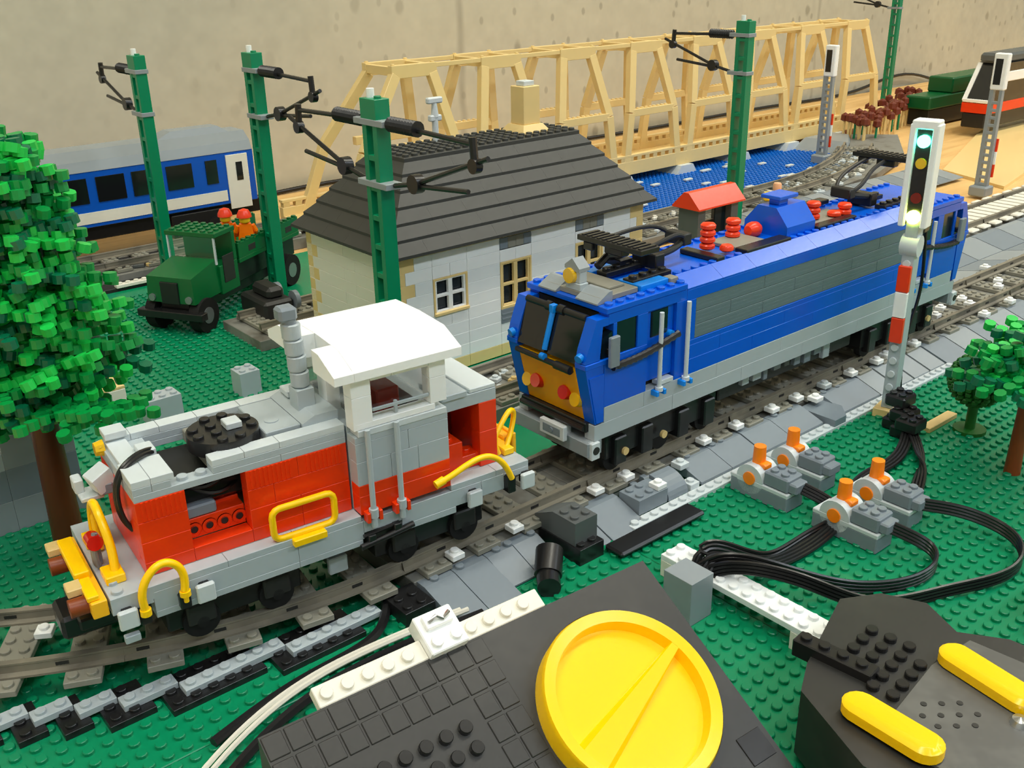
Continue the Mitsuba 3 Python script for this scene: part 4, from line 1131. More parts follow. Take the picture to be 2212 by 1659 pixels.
for c in range(6):
    z = 12.5 + 1.2 * c
    x0, x1, y0, y1 = HX0 - 1 + c, HX1 + 1 - c, HY0 - 1 + c, HY1 + 1 - c
    for axis in (0, 1):
        A0, A1 = (x0, x1) if axis == 0 else (y0, y1)
        edges = np.r_[A0, np.arange(A0 + 4 + 2 * (c % 2), A1 - 1, 4), A1]
        for side in (0, 1):
            for a, b in zip(edges[:-1], edges[1:]):
                a2, b2 = max(a, A0 + 1), min(b, A1 - 1)
                if b2 <= a2:
                    continue
                o, i = ((y0, y0 + 1) if side == 0 else (y1, y1 - 1)) if axis == 0 else ((x0, x0 + 1) if side == 0 else (x1, x1 - 1))
                ps = [(a + .006, o, z), (b - .006, o, z), (a + .006, o, z + .28), (b - .006, o, z + .28), (a2 + .006, i, z), (b2 - .006, i, z), (a2 + .006, i, z + 1.2), (b2 - .006, i, z + 1.2)]
                hp('roof_tile', MB().hull([(p, q_, r) if axis == 0 else (q_, p, r) for p, q_, r in ps]), 'roof_black')
rx = (HX0 + 5, HX1 - 5, HY0 + 5, HY1 - 5)
k = hp('ridge_plate', MB().box(rx[0] - .1, rx[1] + .1, rx[2] - .1, rx[3] + .1, 12.5, 20.0, .04), 'roof_black')
hp('ridge_stud', MB().studs(np.arange(rx[0] + .5, rx[1]), np.arange(rx[2] + .5, rx[3]), 20.0, .32, .25), 'roof_black', parent=k, kind='stuff')
t = Thing('chimney', 'tan chimney with flared foot on the black roof', 'chimney')
t.part('foot', MB().hull([(21.4, 40.7, 20), (25.2, 40.7, 20), (21.4, 44.4, 20), (25.2, 44.4, 20), (22, 41.3, 20.8), (24.6, 41.3, 20.8), (22, 43.8, 20.8), (24.6, 43.8, 20.8)]), 'tan')
t.part('shaft', MB().box(22.2, 24.4, 41.5, 43.6, 20.8, 24.6, .05), 'tan')
t.part('cap', MB().box(22.6, 24.0, 41.9, 43.2, 24.6, 25.1, .05), 'pale_grey')
t = Thing('roof_aerial', 'small pale grey tap-shaped aerial on the black roof', 'aerial')
t.single(MB().cyl((12.9, 44.2, 20), (12.9, 44.2, 22.2), .32).box(12.2, 13.6, 43.9, 44.5, 22.0, 22.6, .1).cyl((12.9, 44.2, 22.4), (12.9, 44.2, 23.8), .4, .25).box(12.0, 13.8, 43.9, 44.5, 23.7, 24.3, .12), 'pale_grey')
# hut behind the locomotive
t = Thing('trackside_hut', 'small grey hut with a bright red roof behind the blue locomotive', 'hut')
t.part('roof', MB().prism([(39.6, 7.6), (39.6, 7.8), (41.4, 9.6), (42.2, 9.6), (44.0, 7.8), (44.0, 7.6)], 0, 48.6, 57.6), 'flame_red')
for x in (49.2, 55.6):
    t.part('post', brick(x, x + 1.4, 40.2, 43.4, 0.4, 7.6), 'dark_grey')
t.part('back_wall', brick(50.6, 55.6, 42.8, 43.4, .4, 5), 'mid_grey')
t.part('door', MB().box(53.4, 55.5, 41, 41.2, .4, 7.5), 'window_dark')

# ---- catenary masts -------------------------------------------------------------
def mast(x, y, label, arms, z0=0.0, top=26.9):
    t = Thing('catenary_mast', label, 'mast', None, None, (x, y, 0))
    t.part('pillar', MB().box(-.65, .65, -1.05, -.45, z0, top - 2, .03).box(-.65, .65, .45, 1.05, z0, top - 2, .03), 'green')
    for i in range(int((top - z0) / 2.45)):
        t.part('rung', MB().box(-.6, .6, -.5, .5, z0 + i * 2.45, z0 + i * 2.45 + .45, .03), 'green')
    t.part('cap_brick', MB().box(-.7, .7, -1.1, 1.1, top - 1.7, top, .04).studs((0,), (-.5, .5), top), 'green')
    t.part('stud_tip', MB().cyl((0, .5, top), (0, .5, top + .7), .32), 'white', smooth=40)
    for z in (top - 1.8, top - 6.7):
        t.part('bracket', MB().box(-.8, .8, -2.1 if -1 in arms else -1.2, 2.1 if 1 in arms else 1.2, z - .25, z + .25, .04), 'mid_grey')
    for s in arms:
        k = t.part('arm', MB().tube([(0, s * 1.8, top - 1.8), (0, s * 12.5, top - 2.1)], .2, 8).tube([(0, s * 14.2, top - 2.9), (0, s * 5.2, top - 6.0), (0, s * 2.2, top - 6.6)], .2, 8).tube([(0, s * 5, top - 6.2), (0, s * 11.8, top - 5.6)], .2, 8).tube([(0, s * 12.5, top - 1.6), (0, s * 12.7, top - 3.9)], .3, 8), 'black', smooth=40)
        t.part('insulator', MB().tube([(0, s * (2 + .2 * i), top - 1.8) for i in range(20)], [.62 if i % 2 else .42 for i in range(20)], 12), 'black', parent=k)
        t.part('joint', MB().cyl((-.4, s * 5.2, top - 6), (.4, s * 5.2, top - 6), .75, n=14).cyl((-.3, s * 12.7, top - 3.6), (.3, s * 12.7, top - 3.6), .55), 'black', parent=k, smooth=40)


mast(-2.6, 30.6, 'tall green catenary mast in front of the station house with arms on both sides', (1, -1))
mast(5.2, 67, 'green catenary mast beside the truck bed with its arm to the right', (-1,), 0, 27.8)
mast(-1.2, 84, 'green catenary mast behind the truck cab in front of the blue coach', (1,), 0, 27)
mast(68.5, 49.8, 'green catenary mast rising behind the red-roofed hut', (1,), 1.2, 28.3)
mast(190, 99, 'green catenary mast at the right end of the tan bridge, its top cut off', (1,), -.4, 30)
mast(200, 60, 'dark catenary arms above the red and white train', (1, -1), 0, 30)

# ---- tan truss bridge ---------------------------------------------------------------
B = Thing('truss_bridge', 'long tan truss bridge over the blue water', 'bridge')
bp = B.part
for side in (0, 1):
    yb0, ym, yt = (82, 82.3, 84.4) if side == 0 else (93.5, 93.2, 91.2)
    for i in range(8):
        xc = 38.2 + 16 * i
        bp('top_chord', MB().box(xc - 3.9, xc + 3.9, yt - .5, yt + .5, 21.2, 23.0, .05).studs((xc - 3.4, xc + 3.4), (yt,), 23), 'tan')
        if i < 7:
            bp('link_beam', MB().box(xc + 3.9, xc + 12.1, yt - .4, yt + .4, 22.3, 22.9, .04), 'tan')
        bp('mid_beam', MB().box(xc - 5.2, xc + 5.2, ym - .5, ym + .5, 11.2, 12.4, .05).studs(np.arange(xc - 3.5, xc + 4), (ym,), 12.4), 'tan')
        for s in (-1, 1):
            ext = 5 if (i == 0 and s < 0) else 0
            top, mid, bot = np.array([xc + s * 3.2, yt, 21.6]), np.array([xc + s * (5.4 + ext), ym, 11.8]), np.array([xc + s * (6.7 + 1.6 * ext), yb0, 1.6])
            for nm, p, q_ in (('upper_leg', top, mid), ('lower_leg', mid, bot)):
                d = (q_ - p) / 2
                u = np.cross(d, [0, 1, 0])
                bp(nm, MB().obox((p + q_) / 2, d, u / np.linalg.norm(u) * .75, np.cross(d, u) / np.linalg.norm(np.cross(d, u)) * .55, .05), 'tan')
    m = MB().box(20, 160, yb0 - .5, yb0 + .5, 1.5, 3.8, .04)
    bp('side_girder', m, 'tan')
    bp('deck_rail', MB().box(20, 160, yb0 - .5, yb0 + .5, 4.5, 4.9, .03), 'tan')
    for i in range(70):
        bp('rail_post', lambda: MB().box(-.5, .5, -.45, .45, 0, .7, 0), 'warm_tan', share='rpost', t=(20.7 + 2 * i, yb0, 3.8))
for i in range(8):
    for s in (-1, 1):
        bp('cross_beam', MB().box(38.2 + 16 * i + s * 3.4 - .4, 38.2 + 16 * i + s * 3.4 + .4, 84.4, 91.2, 21.6, 22.8, .04), 'tan')
bp('deck', MB().box(20, 160, 82.5, 93, 1.5, 2.6, .05), 'warm_tan')
for i in range(8):
    t = Thing('bridge_pier', ('pale grey pier under the tan bridge, number %s from the left' % ('one', 'two', 'three', 'four', 'five', 'six', 'seven', 'eight')[i]), 'bridge pier')
    t.single(MB().hull([(30.2 + 16 * i + a, y, z) for a, z in ((-2.6, 0), (2.6, 0), (-1.6, 1.5), (1.6, 1.5)) for y in (80.5, 95)]), 'pale_grey')
t = Thing('embankment', 'grey embankment at the right end of the water', 'embankment')
t.single(MB().hull([(126, 80.8, 0), (128, 69.5, 0), (140, 76, 0), (140, 80.8, 0), (130, 80.6, 2), (131, 71.5, 2), (139, 76.5, 2), (139, 80.6, 2)]), 'mid_grey')
rr = random.Random(9)
fl = Thing('water_fleck', 'pale square plates scattered on the blue water', 'water flecks', kind='stuff')
m = MB()
for i in range(36):
    x, y = rr.uniform(62, 132), rr.uniform(63, 80)
    m.box(x - .9, x + .9, y - .4, y + .4, .2, .5, .05)
fl.single(m, 'pale_grey')
for i in range(60):
    x = rr.uniform(138, 186)
    y = 74 + (x - 138) * .3 + rr.uniform(-3, 4)
    t = Thing('reed', 'tan reed with a dark brown head between the bridge and the curving track', 'reed', 'brown-headed reeds beside the grey embankment', None, (x, y, 0))
    h_ = rr.uniform(3.4, 5)
    t.part('stem', MB().cyl((0, 0, -.4), (0, 0, h_), .25, n=6), rr.choice(('tan', 'tan', 'green')))
    t.part('head', MB().lathe([(0, h_ - .4), (.9, h_), (.8, h_ + 1), (0, h_ + 1.5)], (0, 0, 0), 2, 7), 'flower_brown')

# ---- blue coach, green truck ---------------------------------------------------------
C = Thing('passenger_coach', 'blue and white passenger coach with a grey roof along the wall', 'railway coach')
cp = C.part
cp('side_panel', MB().box(-42, 18.7, 98, 106, 4.6, 11.9, .05), 'coach_blue')
cp('stripe', MB().box(-42, 14.1, 97.9, 98, 5.1, 6.6, 0), 'offwhite', label='white stripe')
cp('roof', MB().prism([(97.9, 11.9), (98.4, 13.2), (100, 14.4), (104, 14.4), (105.6, 13.2), (106.1, 11.9)], 0, -42, 18.6), 'mid_grey', label='grey rounded roof')
cp('roof_pod', MB().hull([(5.5, 100, 14.3), (16.5, 100, 14.3), (5.5, 103.5, 14.3), (16.5, 103.5, 14.3), (8, 100.5, 15.3), (15, 100.5, 15.3), (8, 103, 15.3), (15, 103, 15.3)]), 'mid_grey')
for a, b in ((11.3, 13.0), (5.6, 9.3), (.8, 4.4), (-4, -.2), (-9, -5.2), (-14, -10.2), (-19, -15.2), (-24, -20.2)):
    cp('window', MB().box(a, b, 97.85, 98, 7.8, 11.1, .02), 'smoked')
k = cp('door', MB().box(14.4, 17.7, 97.8, 98, 3.8, 11.5, .03), 'offwhite', label='white door')
cp('door_window', MB().box(15.8, 16.75, 97.7, 97.8, 7.8, 10.4, .02), 'smoked', parent=k)
cp('chassis', MB().box(-42, 19.5, 99, 105, 2.6, 4.6, .1), 'black')
for x in (9.5, -28):
    k = cp('bogie', MB().box(x - 4, x + 4, 98.2, 105, .9, 4.2, .15), 'black')
    for s in (-2.4, 2.4):
        cp('wheel', MB().cyl((x + s, 98.1, 1.9), (x + s, 98.8, 1.9), 1.2, n=18), 'rubber', parent=k)
cp('coupler', MB().box(18.7, 21, 101, 103, 2.4, 3.6, .2), 'black')
T_ = Thing('truck', 'green truck with open bed carrying two workers', 'truck', None, Rz(.54), (-6.2, 61, 0))
tp = T_.part
tp('hood', MB().hull([(-1.6, .3, 3.5), (-1.6, 6.3, 3.5), (3.2, .3, 3.5), (3.2, 6.3, 3.5), (-1.5, .5, 6.3), (-1.5, 6.1, 6.3), (3.2, .5, 7.2), (3.2, 6.1, 7.2)]), 'truck_green')
tp('grille', MB().box(-1.75, -1.5, 2.2, 4.4, 3.4, 5.8, .05), 'black')
for y in (1.0, 5.6):
    tp('headlight', MB().cyl((-1.5, y, 4.0), (-1.8, y, 4.0), .4), 'silver', smooth=40)
tp('bumper', MB().box(-2.3, -1.2, -.8, 7.4, 1.9, 2.7, .06), 'black')
tp('cab', MB().box(3.2, 6.6, .1, 6.5, 3.2, 6.4, .06).box(6.0, 6.6, .1, 6.5, 6.4, 9.6, .05), 'truck_green')
tp('cab_roof', MB().box(2.9, 6.8, .1, 6.5, 9.6, 10.1, .05).studs(np.arange(3.4, 6.6), np.arange(.8, 6.4), 10.1), 'truck_green')
tp('windscreen', MB().box(3.1, 3.2, .3, 6.3, 6.9, 9.6, 0), 'glass', label='clear windscreen')
for y in (.3, 6.2):
    tp('screen_post', MB().box(3.0, 3.25, y, y + .2, 6.6, 9.6, .02), 'pale_grey')
tp('door', MB().box(3.8, 5.8, 0, .12, 4.4, 7.4, .03), 'matt_black')
tp('bed_floor', MB().box(7, 20, .1, 6.6, 5.7, 6.2, .05), 'truck_green')
for y in (.1, 6.1):
    tp('bed_side', MB().box(7, 20, y, y + .5, 6.2, 8.0, .05).studs(np.arange(7.5, 20), (y + .25,), 8.0), 'truck_green')
    for i in range(3):
        tp('side_hole', MB().box(9 + i * 4, 10.4 + i * 4, y - .03, y + .53, 6.6, 7.3, .02), 'matt_black')
tp('chassis', MB().box(-1, 20, 1.5, 5.2, 1.9, 3.4, .1).box(6.6, 20, 1, 5.7, 3.2, 5.7, .1), 'black')
for x in (0, 17.5):
    for y in (0, 5.6):
        k = tp('wheel', MB().cyl((x, y, 1.9), (x, y + 1.2, 1.9), 1.9, n=24), 'rubber', smooth=40)
        tp('hub', MB().cyl((x, y - .06, 1.9), (x, y + 1.25, 1.9), .9, n=18), 'silver', parent=k, smooth=40)


def minifig(x, y, z, yaw, label, torso, legs, head, hat=None, group=None):
    t = Thing('person', label, 'toy figure', group, Rz(yaw), (x, y, z))
    t.part('body', MB().hull([(a, b, c) for a, b, c in ((-.45, -.9, 1.6), (.45, -.9, 1.6), (-.45, .9, 1.6), (.45, .9, 1.6), (-.4, -.65, 3.2), (.4, -.65, 3.2), (-.4, .65, 3.2), (.4, .65, 3.2))]).tube([(0, .8, 3.0), (.1, 1.1, 2.3), (.6, 1.1, 1.8)], .28, 8).tube([(0, -.8, 3.0), (.1, -1.1, 2.3), (.6, -1.1, 1.8)], .28, 8), torso)
    t.part('leg', MB().box(-.42, .5, .03, .9, 0, 1.6, .08), legs)
    t.part('leg', MB().box(-.42, .5, -.9, -.03, 0, 1.6, .08), legs)
    k = t.part('head', MB().lathe([(0, 3.2), (.3, 3.2), (.55, 3.35), (.62, 3.5), (.62, 4.2), (.5, 4.4), (0, 4.42)], (0, 0, 0), 2, 18), head, smooth=40)
    if hat:
        t.part('helmet', MB().lathe([(.66, 3.95), (.85, 3.95), (.8, 4.3), (.55, 4.75), (0, 4.95)], (0, 0, 0), 2, 18), hat, smooth=40, parent=k)


minifig(2.1, 67.2, 6.2, 1.2, 'worker figure in orange with red helmet standing at the near side of the truck bed', 'orange', 'orange', 'skin_yellow', 'flame_red')
minifig(.7, 69.2, 6.2, 1.2, 'worker figure in orange with red helmet behind the truck cab', 'orange', 'orange', 'skin_yellow', 'flame_red')
minifig(75.3, 47.5, 1.6, 0, 'bald figure in white beyond the blue roof hump', 'white', 'white', 'flesh')
minifig(71.5, 46.3, 1.0, 0, 'yellow-headed figure beside the bald figure in white', 'mid_grey', 'black', 'skin_yellow')
t = Thing('buffer_stop', 'dark buffer stop with grey wheels at the end of the short track', 'buffer stop')
t.part('frame', MB().box(-2, 1.5, 56, 62, 1.2, 3.4, .3).box(-1, 1, 57, 61, 3.2, 4.6, .4), 'matt_black')
for y in (56.5, 60.5):
    t.part('buffer_disc', MB().cyl((1.6, y, 3), (2.1, y, 3), 1.0, n=16), 'slate_grey', smooth=40)
R_ = Thing('red_train', 'red, white and black train with a raked windscreen at the right edge', 'train')
R_.part('nose', MB().prism([(166, 4.5), (166, 7), (171, 14.3), (220, 14.3), (220, 4.5)], 1, 61.5, 67.2), 'smoked')
R_.part('stripe', MB().box(165.9, 220, 61.3, 67.4, 4.5, 6.5, .1), 'red')
R_.part('white_band', MB().box(172, 220, 61.3, 67.4, 10.6, 12.6, .1).prism([(165.8, 7), (166.9, 7), (171.6, 14.0), (170.6, 14.2)], 1, 66.5, 67.4).box(165.8, 167, 61.4, 67.3, 6.6, 7.3, .1), 'white')
R_.part('roof', MB().box(170, 220, 61.8, 67, 14.2, 16.2, .5), 'dark_grey')
R_.part('chassis', MB().box(166, 220, 62, 67, 1.5, 4.5, .2), 'black')
t = Thing('green_wagon', 'dark green wagon with a stepped end beside the red and white train', 'wagon')
t.part('body', MB().box(169, 200, 76, 82, 3.6, 6.4, .3).box(178, 200, 76, 82, 6.4, 9.8, .3), 'dark_green')
t.part('chassis', MB().box(170, 200, 76.5, 81.5, 0, 3.6, .2), 'black')
t = Thing('sand_plate', 'tan sand-coloured plate with loose pieces near the right edge', 'sand plate')
t.part('ground', MB().prism([(122, 36), (150, 42), (200, 58), (200, 74), (168, 64), (128, 50)], 2, -.4, .1), 'tan')

# ---- signals -----------------------------------------------------------------------
scene['green_glow'] = {'type': 'diffuse', 'reflectance': {'type': 'rgb', 'value': [.1, .6, .4]}}


def lamp(t, m, rad, name='lamp', parent=None):
    k = t.part(name, m, 'green_glow', parent=parent)
    scene[k]['emitter'] = {'type': 'area', 'radiance': {'type': 'rgb', 'value': rad}}


G1 = Thing('railway_signal', 'tall pale grey light signal glowing green and yellow in front of the blue locomotive', 'signal', None, Rz(.2), (28.2, .9, 0))
g = G1.part
g('foot', MB().box(-1, 1, -1, 1, 0, .8, .05), 'tan')
g('post', MB().box(-.5, .9, -.5, .5, .8, 17.2, .05), 'light_grey')
for i in range(12):
    g('stud', MB().cyl((-.5, 0, 1.6 + 1.2 * i), (-.7, 0, 1.6 + 1.2 * i), .3, n=12), 'pale_grey')
for z, c in ((6.9, 'red'), (9.1, 'white'), (11.3, 'red')):
    g('band_tile', MB().box(-.95, -.5, -.5, .5, z, z + 2.15, .05), c)
g('elbow', MB().cyl((0, -.7, 15), (0, .7, 15), .9, n=16), 'pale_grey', smooth=40)
k = g('head_case', MB().box(-.8, .6, -1.1, -.6, 16.6, 24.6, .08).box(-.8, .6, .6, 1.1, 16.6, 24.6, .08).box(-.8, .6, -1, 1, 24.2, 24.9, .1).box(.3, .6, -1, 1, 16.6, 24.6, .05), 'white', label='white signal head')
g('face', MB().box(-.45, -.35, -.6, .6, 16.8, 24.2, 0), 'black', parent=k)
lamp(G1, MB().cyl((-.45, 0, 23.3), (-.7, 0, 23.3), .5), [.5, 14, 7.0], 'green_lamp', k)
lamp(G1, MB().cyl((-.45, 0, 17.4), (-.7, 0, 17.4), .55), [11, 14, 1.5], 'yellow_lamp', k)
g('dark_lamp', MB().cyl((-.45, 0, 21.6), (-.6, 0, 21.6), .42), 'trans_yellow', parent=k)
g('dark_lamp', MB().cyl((-.45, 0, 18.9), (-.6, 0, 18.9), .42), 'dark_red', parent=k)
g('rear_box', MB().box(.9, 2.2, -.6, .6, 15.8, 18.4, .1), 'black')
g('cable', MB().tube([(1.4, 0, 18), (1.6, 0, 14), (1.2, .1, 8), (.7, .6, 4), (.6, .4, 1)], .14, 8, smoothpath=8).tube([(2.0, -.2, 18), (2.4, -.4, 14), (2.6, -.4, 10), (1.4, -.2, 6.5), (.9, -.5, 2)], .14, 8, smoothpath=8), 'black', smooth=40)
for x, y, top, lb in ((118.6, 69, 20.6, 'grey lattice signal mast with white head at the edge of the water'), (113.4, 35.8, 21.4, 'grey lattice signal mast with white head near the right edge')):
    t = Thing('railway_signal', lb, 'signal', None, None, (x, y, 0))
    t.part('foot', MB().box(-1.4, 1.4, -1.4, 1.4, 0, 1.6, .2), 'mid_grey')
    t.part('post', MB().box(-.4, .4, -1, -.5, 1, top - 5, .03).box(-.4, .4, .4, 1, 1, top - 5, .03), 'mid_grey')
    for i in range(12):
        t.part('rung', MB().box(-.35, .35, -.6, .6, 1.6 + i * 1.15, 2.0 + i * 1.15, .03), 'mid_grey')
    for i in range(3):
        t.part('band_tile', MB().box(.4, .7, -1.3, -.9, 3 + 2 * i, 5 + 2 * i, .04), ('red', 'white', 'red')[i])
    t.part('head', MB().box(-.6, .6, -1.2, 1.0, top - 5, top + .4, .15), 'white')
    t.part('face', MB().box(-.66, -.6, -.5, .6, top - 4.2, top - .4, 0), 'black')
# ---- foreground pieces -----------------------------------------------------------------
tt = Thing('plug_stack', 'heap of stacked black cable plugs at the foot of the tall signal', 'cable plugs')
for i, (x, y, z) in enumerate(((26.6, -.9, 0), (25.6, -2.2, 0), (26.3, -1.6, 1.0), (25.2, -2.8, .9), (26.8, -.8, 2.0))):
    tt.part('plug', MB().box(x - 1, x + 1, y - .9, y + .9, z, z + 1, .15).studs((x - .5, x + .5), (y - .4, y + .4), z + 1), 'black')


def switch(x, y, label):
    t = Thing('control_switch', label, 'switch', None, None, (x, y, 0))
    t.part('base', MB().box(0, 2, 0, 5, 0, 1.2, .08), 'slate_grey')
    t.part('housing', MB().box(-.02, 2.02, -.02, 5, 1.15, 1.5, .06).cyl((0, 3.3, 1.5), (2, 3.3, 1.5), 1.15, n=24), 'pale_grey', smooth=35, label='pale grey rounded housing')
    k = t.part('axle_knob', MB().cyl((1, 3.3, 2.4), (1, 3.3, 3.9), .5, .45, 16).box(.6, 1.4, 2.4, 3.4, 2.3, 2.75, .1), 'knob_orange', smooth=40, label='orange knob')
    t.part('axle_socket', MB().cyl((0, 3.3, 1.6), (-.12, 3.3, 1.6), .5, n=18), 'knob_orange', parent=k, smooth=40)
    t.part('plug', MB().box(.1, 1.9, .1, 2.2, 1.5, 2.6, .12).studs((.6, 1.4), (.7, 1.6), 2.6).box(.3, 1.7, -.5, .3, 1.55, 2.3, .1), 'slate_grey')


switch(7.9, -3.3, 'grey switch with orange knob nearest to the ballast on the left')
switch(12.0, -3.3, 'grey switch with orange knob nearest to the tall signal')
switch(12.2, -10.2, 'grey switch with orange knob farthest to the right, with a looping cable')
switch(7.9, -10.4, 'grey switch with orange knob closest to the white studded beam')


def cable(label, pts, side=(0, 0, 1), w=.95, flat=True):
    t = Thing('flat_cable', label, 'cable')
    p = spline(np.array(pts, float), 8)
    t.single(MB().strip(p, side, w, .2), 'black', smooth=40)


cable('black flat cable looping far right of the switches', [(13.2, -10.6, 1.9), (15, -13, 1.5), (15.3, -16, .9), (12, -17.6, .7), (7, -16, .6), (2, -13.5, .7), (-1, -10.6, 2.2), (-3.6, -7, 2.4), (-4.2, -5.5, 1.2)])
cable('black flat cable from the nearest switch to the white beam', [(8.9, -10.8, 1.9), (10, -13.2, .8), (7.5, -14.2, .6), (3, -12, .6), (-1, -9, 2.2), (-3.4, -6.4, 2.6), (-4.6, -5, 1)])
cable('black flat cable under the left pair of switches', [(9, -3.8, 1.9), (10, -6, .7), (6, -6.5, .5), (2, -6.4, .5), (-1, -6, 1.9), (-3.4, -5.2, 2.8), (-4.6, -5.4, 1.0)], (1, 0, .6))
cable('black flat cable from the plug heap to the white beam', [(25.5, -2.5, .8), (20, -4.5, .6), (15.5, -4.6, .6), (9, -6.8, .6), (3, -7.2, .5), (-1.4, -7, 1.9), (-3.6, -6, 2.5), (-5, -6, .8)], (0, 1, .3))
cable('black flat cable from the plug heap to the right pair of switches', [(25, -3.2, .8), (20.5, -6.5, .5), (16, -8.6, .6), (13.6, -10.4, 1.8)], (1, .6, 0))
t = Thing('bridge_beam', 'white studded beam on two legs spanning black cables', 'studded beam')
t.part('beam_plate', brick(-4.4, -2.4, -14.4, -2.5, 1.2, 1.6, False), 'cream_white')
t.part('beam_stud', MB().studs((-3.9, -2.9), np.arange(-13.9, -2.6), 1.6), 'cream_white')
t.part('leg', brick(-4.4, -2.4, -14.4, -12.4, 0, 1.2), 'offwhite')
t.part('leg', brick(-4.4, -2.4, -4.5, -2.5, 0, 1.2), 'offwhite')
t = Thing('grey_block', 'small stack of grey bricks beside the end of the yellow-knob controller', 'brick stack')
t.single(brick(-7.2, -5.2, -7.4, -5.2, 0, 3.0), 'mid_grey')
t = Thing('black_plate', 'long black plate lying in front of the ballast slopes', 'plate')
t.single(MB().box(-5.2, 3.2, .1, 1.8, .25, .65, .15), 'black')
t = Thing('power_connector', 'dark grey power connector on a black brick joined to the rail', 'connector')
t.part('body', MB().prism([(2.2, 1.2), (2.2, 2.9), (4.4, 2.9), (6.2, 2.0), (6.2, 1.2)], 0, -7.5, -5.5).studs((-7, -6), (2.8, 3.8), 2.9), 'dark_grey')
t.part('base_brick', brick(-7.6, -5.4, 1.6, 5.6, 0, 1.2, True), 'black')
t = Thing('cable_plug', 'black cylinder plug standing beside the dark grey connector', 'plug')
t.single(MB().cyl((-10.6, 1.4, .8), (-9.4, 2.6, 1.6), .9, n=18).cyl((-11.4, .4, .7), (-10.6, 1.4, .8), .75, n=16), 'black', smooth=40)
t = Thing('black_brick', 'black studded brick under the rail left of the slope bricks', 'brick')
t.single(brick(-20, -17.8, 3.6, 6.2, 0, 1.1, True), 'black')
t = Thing('stepped_bank', 'stepped row of grey plates on black plates along the inside of the curve', 'stepped plates')
for a, b, y in ((-26.6, -20.6, 5.3), (-32.6, -26.6, 6.2), (-35.6, -32.6, 7.2), (-37.6, -35.6, 8.2), (-39.6, -37.6, 9.2), (-43.6, -39.6, 10.1)):
    t.part('grey_plate', brick(a, b, y, y + 1, .4, .8, True), 'light_grey')
    t.part('black_plate', brick(a - 1, b - 1.5, y - .6, y + 2.4, 0, .4, True), 'black')
t = Thing('layout_wire', 'white and black wires running across the bottom left corner to the controller', 'wire')
w = [(-47, -12, .3), (-40, -4, .4), (-34, .6, .5), (-29, 2.6, .6), (-24.5, 3.0, .7), (-17, 2.2, .8)]
t.part('white_wire', MB().tube(w, .16, 6, smoothpath=8).tube(np.array(w) + [.3, -.4, .1], .16, 6, smoothpath=8).tube(np.array(w) + [1.5, -2.4, 0], .15, 6, smoothpath=8), 'wire_white', smooth=40)
t.part('black_wire', MB().tube(np.array(w) + [.8, -1.2, 0], .3, 6, smoothpath=8).tube([(-33, 2, .4), (-27, 3.2, .5), (-22, 3.8, .6), (-19.6, 6.4, .6)], .3, 6, smoothpath=8), 'black', smooth=40)

# speed controller: sloped console, frame origin as measured, y axis tilted
py, yaw = .51, -.07
MC = np.stack([np.array([math.cos(yaw), math.sin(yaw), 0]), np.array([-math.sin(yaw) * math.cos(py), math.cos(yaw) * math.cos(py), math.sin(py)]), np.array([math.sin(yaw) * math.sin(py), -math.cos(yaw) * math.sin(py), math.cos(py)])], 1)
K = Thing('speed_controller', 'black sloping train speed controller with a big round yellow knob', 'controller', None, MC, (-26.52, -10.96, 6.3))
kp = K.part
kp('case', MB().hull([(-8, -9, 0), (13.2, -9, 0), (-8, 3.5, 0), (13.2, 3.5, 0), (-8, -9, -.8), (13.2, -9, -.8), (-8, -.6, -7.4), (13.2, -.6, -7.4)]), 'console_black')
for i in range(-8, 3):
    for r in (2.3, 1.1) + ((-.1, -1.3, -2.5, -3.7) if i > 0 else ()):
        kp('panel_tile', MB().box(i + .05, i + .95, r + .05, r + 1.1, -.02, .07, .03), 'console_black')
for i in range(-6, 1):
    for r in (0, -1):
        kp('stud', MB().studs((i,), (r,), 0, .32, .3), 'black') if not (r == -1 and i < -5) else None
k = kp('knob', MB().lathe([(0, .35), (3.65, .35), (3.75, 1.0), (4.3, 1.1), (4.4, .9), (4.4, 0), (0, 0)][::-1], (7.49, -2.45, 0), 2, 64), 'yellow', smooth=30, label='big round yellow knob')
kp('pointer', MB().hull([(7.49 + a, -2.45 + b, z) for a, b, z in ((3.9, 1.0, .3), (3.7, 1.5, .3), (3.9, 1.1, 1.0), (-3.6, -.6, .3), (-2.9, -2.3, .3), (-3.5, -.9, .7), (-3.1, -2.1, .7), (3.7, 1.4, 1.0))]), 'yellow', parent=k)
txt = None
kp('badge', MB().box(11.4, 12.9, -7.6, -6.2, 0, .06, .02), 'black')
SS = Thing('studded_strip', 'pale studded strip along the upper edge of the yellow-knob controller', 'studded strip', None, MC, (-26.52, -10.96, 6.3))
SS.part('strip', MB().box(-5.2, .2, 3.5, 4.5, -.5, .05, .04).box(2.2, 6.8, 3.5, 4.5, -.5, .05, .04).studs(list(np.arange(-4.7, 0)) + list(np.arange(2.7, 6.5)), (4.0,), .05), 'offwhite')
SS.part('wire_socket', MB().box(.2, 2.2, 3.4, 5.4, -.5, .5, .06).studs((.7, 1.7), (3.9,), .5).box(.5, 1.9, 4.5, 5.2, .5, .75, .05), 'white')
SS.part('socket_contact', MB().tube([(.7, 4.8, .8), (1.1, 4.9, .95), (1.4, 4.7, .85), (1.8, 4.9, .9)], .09, 6), 'chrome')

